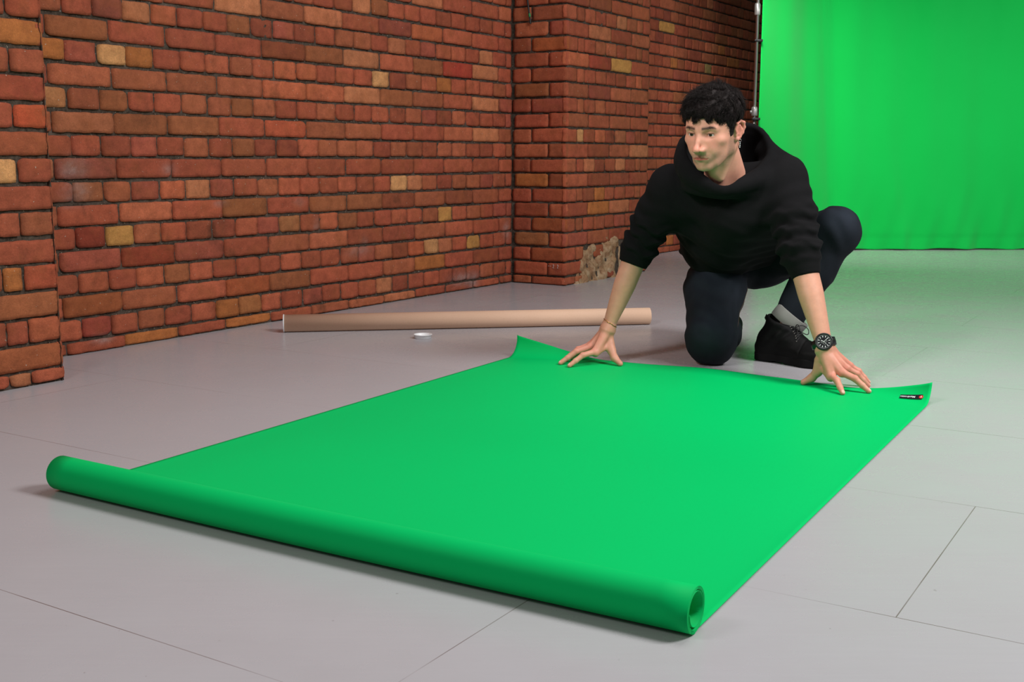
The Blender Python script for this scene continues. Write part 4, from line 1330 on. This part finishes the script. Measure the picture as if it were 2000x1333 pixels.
def cloth_mat(name, c0, c1, rough, weave, sheen=0.):
    t = NT(name)
    vc = t.n('ShaderNodeVertexColor', layer_name='Col')
    c = t.mix(t.noise(30, 5), c0, c1)
    c = t.mix(1.0, c, vc.outputs[0], 'MULTIPLY')
    t.set(c, rough, spec=.18, sheen=sheen)
    t.bump(t.noise(weave, 3), .35, .0012)
    return t.m
def build_clothes():
    V, F = sdf_mesh(hoodie_sdf, (.24, 3.16, .10), (1.04, 4.16, .84), .0040)
    C = np.ones((len(V), 3))
    o = mesh_np('hoodie', V, F, cloth_mat('black_fleece', srgb(9, 9, 10), srgb(15, 14, 16), .95, 420, .0), cols=C); keep(o, person)
    V, F = sdf_mesh(jeans_sdf, (.50, 3.50, -.02), (1.20, 4.20, .56), .0040)
    C = np.ones((len(V), 3))
    C = C * (1 + 1.3 * np.exp(-((V - (KNR + np.array([-.01, -.06, .06]))) ** 2).sum(1) / .004) + 1.0 * np.exp(-((V - ((KNR + HPR) / 2 + np.array([-.02, -.07, .05]))) ** 2).sum(1) / .008)
             + 1.4 * np.exp(-((V - (KNL + np.array([.0, -.05, .04]))) ** 2).sum(1) / .003))[:, None]
    jn = mesh_np('jeans', V, F, cloth_mat('dark_denim', srgb(16, 20, 26), srgb(24, 29, 36), .85, 900), cols=C); keep(jn, person)
    # ochre seam up the inside of the kneeling leg
    P = [px_pt(1440, 672, 3.655), px_pt(1441, 636, 3.68), px_pt(1442, 604, 3.72), px_pt(1449, 580, 3.76), px_pt(1458, 562, 3.80)]
    # pull the seam onto the cloth surface
    P = smooth_line(np.array(P), 40)
    for _ in range(12):
        d = jeans_sdf(P.astype(f32))
        g = np.stack([(jeans_sdf((P + e).astype(f32)) - jeans_sdf((P - e).astype(f32))) / .004 for e in np.eye(3) * .002], -1)
        g /= np.linalg.norm(g, axis=1)[:, None] + 1e-6
        P = P - g * d[:, None] * .7
    mb = MB(); mb.tube(P, .0008, 5)
    s_ = mb.build('seam', plain('ochre_thread', srgb(92, 66, 44), .7)); s_['label'] = 'ochre stitched seam'; s_.parent = jn
    # turned-up cuff on the left leg
    axl = (KNL - ANL).astype(float); axl /= np.linalg.norm(axl); axl = axl + np.array([.24, -.10, 0]); axl /= np.linalg.norm(axl)
    Mx = frame(y=axl, z=(0, 0, 1)); Mx = np.stack([Mx[:, 0], Mx[:, 2], axl], 1)
    if np.linalg.det(Mx) < 0: Mx[:, 0] *= -1
    mb = MB()
    pr = [(.050, .006), (.0565, .000), (.0590, .002), (.0600, .022), (.0600, .041), (.0585, .044), (.0550, .043), (.0540, .030)]
    mb.lathe(pr, ANL + A3(0, 0, 0) + axl * .002, Mx, 56)
    c = mb.build('trouser_cuff', cloth_mat('faded_denim_inside', srgb(116, 116, 112), srgb(134, 133, 128), .9, 800)); c['label'] = 'turned-up pale denim cuff'; c.parent = jn
    ca = c.data.color_attributes.new('Col', 'FLOAT_COLOR', 'POINT'); ca.data.foreach_set('color', np.ones(len(c.data.vertices) * 4, f32))
def smooth_line(P, n):
    t = np.linspace(0, len(P) - 1, n)
    Q = np.stack([np.interp(t, np.arange(len(P)), P[:, i]) for i in range(3)], -1)
    for _ in range(6): Q[1:-1] = (Q[:-2] + 2 * Q[1:-1] + Q[2:]) / 4
    return Q
build_clothes()

# ------------------------------------------------------------------ boots
def disc(p, c, r): return np.sqrt((p[:, 0] - c[0]) ** 2 + (p[:, 1] - c[1]) ** 2) - r
def foot2d(p, g=0.):
    d = disc(p, (.038, 0), .033 + g)
    for a, b, ra, rb in (((.038, 0), (.125, -.003), .033, .032), ((.125, -.003), (.205, 0), .032, .045), ((.205, 0), (.250, .002), .045, .038)):
        a3 = np.array([a[0], a[1], 0]); b3 = np.array([b[0], b[1], 0]); q = p.copy(); q[:, 2] = 0
        d = smin(d, rcone(q, a3, b3, ra + g, rb + g), .015)
    return d
def sole_sdf(p):
    d = smax(foot2d(p), np.abs(p[:, 2] - .0150) - .0145, .004)
    d = smax(d, -(np.maximum(np.abs(p[:, 0] - .105) - .022, p[:, 2] - .005)), .003)
    return smax(d, -(p[:, 2] + .0), .002)
def upper_sdf(p, lean=.40):
    d = smax(foot2d(p, -.0025), np.abs(p[:, 2] - .034) - .016, .010)
    d = smin(d, ell(p, (.232, 0, .040), (.052, .042, .030)), .014)
    d = smin(d, rcone(p, (.195, 0, .045), (.110, 0, .085), .034, .040), .025)
    d = smin(d, ell(p, (.048, 0, .060), (.042, .037, .048)), .02)
    top = A3(.064 + lean * .070, 0, .142)
    d = smin(d, rcone(p, A3(.070, 0, .085), top, .042, .046), .025)
    ax = top - A3(.070, 0, .085); ax /= np.linalg.norm(ax)
    t = (p - top) @ ax
    d = smax(d, t, .004)
    # padded collar, toe cap seam, ankle creases
    d = d - .0025 * np.exp(-((t + .010) / .008) ** 2)
    d = d + .0016 * np.exp(-((p[:, 0] - .188 - .10 * (p[:, 2] - .04)) / .0022) ** 2)
    d = d + .0022 * np.sin(p[:, 2] * 150 - p[:, 0] * 150) * np.exp(-(((p[:, 0] - .10) / .05) ** 2 + ((p[:, 2] - .09) / .03) ** 2))
    d = smax(d, -smax(rcone(p, A3(.070, 0, .10), top + ax * .03, .034, .038), -(t + .03), .002), .003)
    return smax(d, .020 - p[:, 2], .003)
def boot(origin, fwd, up, lean):
    M = frame(x=fwd, z=up)
    M = np.stack([M[:, 0], M[:, 1], M[:, 2]], 1)
    root = empty('boot', (0, 0, 0)); root.parent = person
    toW = lambda V: V @ M.T + np.array(origin)
    leather = plain('black_leather', srgb(8, 8, 8), .62, spec=.14, bump=.35, bscale=160)
    rubber = plain('black_rubber_sole', srgb(9, 9, 9), .7, spec=.15)
    V, F = sdf_mesh(lambda p: upper_sdf(p, lean), (-.02, -.07, .0), (.31, .07, .21), .0028)
    u = mesh_np('boot_upper', toW(V), F, leather)
    V, F = sdf_mesh(sole_sdf, (-.02, -.07, -.01), (.31, .07, .05), .0025)
    s_ = mesh_np('sole', toW(V), F, rubber)
    # laces: criss-cross up the front plus a hanging bow
    mb = MB()
    rows = []
    for k in range(7):
        t = k / 6
        base = np.array([.165, 0, .073]) * (1 - t) + np.array([.112 + .075 * lean, 0, .130]) * t
        rows.append(base)
    def onsurf(q, push=.0015):
        q = q.astype(f32)[None]
        for _ in range(8):
            d = upper_sdf(q, lean)
            g = np.stack([(upper_sdf((q + e).astype(f32), lean) - upper_sdf((q - e).astype(f32), lean)) / .004 for e in np.eye(3) * .002], -1)
            g /= np.linalg.norm(g, axis=1)[:, None] + 1e-6
            q = (q - g * (d - push)[:, None] * .8).astype(f32)
        return q[0].astype(float)
    for k in range(6):
        for sg in (1, -1):
            a = onsurf(rows[k] + np.array([0, .015 * sg, 0])); b = onsurf(rows[k + 1] + np.array([0, -.015 * sg, 0]))
            m = onsurf((a + b) / 2, .0028)
            mb.tube(smooth_line(np.array([a, m, b]), 9), .0016, 6)
    kn = onsurf(rows[5], .004)
    for sg, h in ((1, 1.), (-1, .8)):
        L = np.array([kn, kn + [.018, .012 * sg, .010], kn + [.038, .022 * sg, -.004], kn + [.040, .016 * sg, -.024], kn + [.022, .008 * sg, -.016], kn]) if h > .9 else \
            np.array([kn, kn + [.014, .016 * sg, .014], kn + [.030, .026 * sg, .012], kn + [.034, .028 * sg, -.006], kn + [.016, .010 * sg, -.006], kn])
        mb.tube(smooth_line(L, 30), .0015, 6)
        mb.tube(smooth_line(np.array([kn, kn + [.016, .01 * sg, -.012], kn + [.022, .014 * sg, -.034]]), 10), .0015, 6)
    l_ = MBW(mb, toW).build('laces', plain('black_lace', srgb(14, 14, 14), .7))
    eyes_ = []
    for k in range(7 if lean > .2 else 0):
        for sg in (1, -1):
            mb = MB(); eyes_.append(mb)
            c = onsurf(rows[k] + np.array([0, .017 * sg, 0]), .0005)
            mb.lathe([(0, .001), (.0022, .001), (.0026, 0), (.0026, -.001)], c, frame(x=(0, 1, 0), z=(.4, sg * .9, .5)), 12)
    metal = plain('dull_metal', srgb(90, 88, 84), .4, .8)
    eyes_ = [MBW(q_, toW).build('eyelet', metal) for q_ in eyes_]
    # pull tab at the back
    mb = MB()
    tb = np.array([.022 + lean * .05, 0, .140])
    mb.tube(np.array([tb + [.0, 0, -.012], tb + [-.010, 0, .002], tb + [-.006, 0, .012], tb + [.004, 0, .004]]), .003, 6)
    p_ = MBW(mb, toW).build('pull_tab', leather)
    for o in (u, s_, l_, p_): keep(o, root)
    for q_ in eyes_: keep(q_, root)
    # root is a part of the person: shift everything by the person's own offset
    root.location = -Vector(person.location)
    return root
def MBW(mb, toW):
    mb.V = [toW(v) for v in mb.V]; return mb
_f = np.array([.705, -.709, 0])
lb = boot((.822, 3.742, .0008), _f, (0, 0, 1), .40); lb['label'] = 'black lace-up boot planted flat'
_u = np.array([.15, -.60, -.25]);
rb = boot((.745, 3.945, .150), (.17, .62, -.77), (.1, .78, .62), .1); rb['label'] = 'black lace-up boot behind the kneeling leg'

# ------------------------------------------------------------------ watch, bracelet, earring
def watch():
    root = empty('wristwatch', (0, 0, 0)); root.parent = person
    root['label'] = 'black wristwatch with white markings'
    ax = (ELL - WRL).astype(float); ax /= np.linalg.norm(ax)
    c = WRL.astype(float) + ax * .020
    nrm = np.array([-.25, -.86, .42]); nrm -= ax * (nrm @ ax) * .55; nrm /= np.linalg.norm(nrm)
    lat = np.cross(ax, nrm); lat /= np.linalg.norm(lat)
    n2 = np.cross(lat, ax)
    blk = plain('black_resin', srgb(16, 16, 18), .38)
    # strap: flat band round the wrist
    mb = MB(); m = 60; prof = [(-.0115, 0), (-.011, .0020), (0, .0026), (.011, .0020), (.0115, 0)]
    a = np.linspace(0, 2 * math.pi, m, endpoint=False)
    ring = []
    for t_ in a:
        o = lat * math.cos(t_) * .0335 + n2 * math.sin(t_) * .0262
        nn = lat * math.cos(t_) / .0335 + n2 * math.sin(t_) / .0262; nn /= np.linalg.norm(nn)
        wd = 1.0 + .15 * max(0, math.sin(t_))
        ring.append([c + o + ax * u * wd + nn * v for u, v in prof])
    V = np.array(ring).reshape(-1, 3); k = len(prof)
    F = [(i * k + j, i * k + j + 1, ((i + 1) % m) * k + j + 1, ((i + 1) % m) * k + j) for i in range(m) for j in range(k - 1)]
    mb.add(V, F)
    so = mb.build('strap', blk); sm = so.modifiers.new('t', 'SOLIDIFY'); sm.thickness = .0015
    keep(so, root)
    hc = c + nrm * .0265 - ax * .001
    M = np.stack([lat, np.cross(nrm, lat), nrm], 1)
    mb = MB(); mb.lathe([(0, -.006), (.0240, -.006), (.0262, -.001), (.0262, .0045), (.0245, .0070), (.0222, .0074), (.0212, .0060), (.0210, .0052), (0, .0052)], hc, M, 64)
    mb.tube([hc + lat * .026 + nrm * .002, hc + lat * .0300 + nrm * .002], .0024, 10)
    keep(mb.build('watch_case', blk), root)
    mb = MB(); mb.lathe([(0, .0054), (.0209, .0054)], hc, M, 64)
    dl = mb.build('dial', plain('dial_black', srgb(22, 22, 26), .3)); keep(dl, root)
    wh = plain('dial_white', srgb(210, 212, 210), .4)
    mb = MB()
    def bar(cx, cy, ang, L, W):
        d = np.array([math.sin(ang), math.cos(ang)]); n = np.array([d[1], -d[0]])
        q = [np.array([cx, cy]) + d * a_ + n * b_ for a_, b_ in ((0, -W), (0, W), (L, W), (L, -W))]
        q = [v * 1.17 for v in q]
        mb.add([hc + M @ np.array([x, y, .0060]) for x, y in q], [(0, 1, 2, 3)])
    for k in range(12):
        an = k * math.pi / 6
        bar(math.sin(an) * .0110, math.cos(an) * .0110, an, .0038, .0008)
    for k in range(60):
        an = k * math.pi / 30
        bar(math.sin(an) * .0158, math.cos(an) * .0158, an, .0012, .00022)
    for sx, sy, r in ((-.0055, 0, .0030), (.0055, 0, .0030), (0, -.0058, .0030)):      # sub-dials
        a_ = np.linspace(0, 2 * math.pi, 20, endpoint=False)
        P = [hc + M @ np.array([sx + r * math.cos(t_), sy + r * math.sin(t_), .0060]) for t_ in a_]
        mb.tube(P, .0003, 4, closed=True)
    bar(0, 0, -.9, .0085, .0006); bar(0, 0, 1.0, .0115, .00045); bar(0, 0, 2.6, .010, .00022)
    keep(mb.build('markings', wh), root)
    root.location = -Vector(person.location)
watch()
def bracelet():
    ax = (ELR - WRR).astype(float); ax /= np.linalg.norm(ax)
    ax2 = ax + np.array([.25, 0, 0]); ax2 /= np.linalg.norm(ax2)
    c = WRR.astype(float) + ax * .024 + np.array([0, 0, 0])
    M = frame(x=(1, -.3, 0), z=ax2)
    a = np.linspace(0, 2 * math.pi, 72, endpoint=False)
    mb = MB()
    P = np.array([c + M @ np.array([.0345 * math.cos(t_), .0285 * math.sin(t_), .0008 * math.sin(t_ * 9)]) for t_ in a])
    d = body_sdf_rh(P.astype(f32))
    # lay the chain on the skin
    for _ in range(8):
        d = body_sdf_rh(P.astype(f32)); v = P - c; v /= np.linalg.norm(v, axis=1)[:, None]
        P = P - v * (d - .0012)[:, None]
    mb.tube(P, .0009, 6, closed=True)
    for i in (50, 52, 54, 56):
        mb.lathe([(0, -.0018), (.0018, 0), (0, .0018)], P[i], None, 8)
    o = mb.build('bracelet', plain('gold_chain', srgb(196, 150, 80), .3, 1.0)); o['label'] = 'thin gold bracelet'; keep(o, person)
bracelet()
def earring():
    mb = MB()
    c = h2w((-.0800, -.0135, -.0335))
    a = np.linspace(0, 2 * math.pi, 24, endpoint=False)
    vd = np.array([.75, .1, 0]) 
    mb.tube([c + np.array([.0035 * math.cos(t_), -.001, -.003 + .0040 * math.sin(t_)]) for t_ in a], .0008, 6, closed=True)
    for k in range(6):
        mb.lathe([(0, -.0016), (.0013, -.0008), (.0013, .0008), (0, .0016)], c + np.array([0, -.001, -.0085 - k * .0028]), None, 8)
    o = mb.build('earring', plain('silver', srgb(225, 225, 228), .15, 1.0)); o['label'] = 'small dangling silver earring'; keep(o, person)
earring()
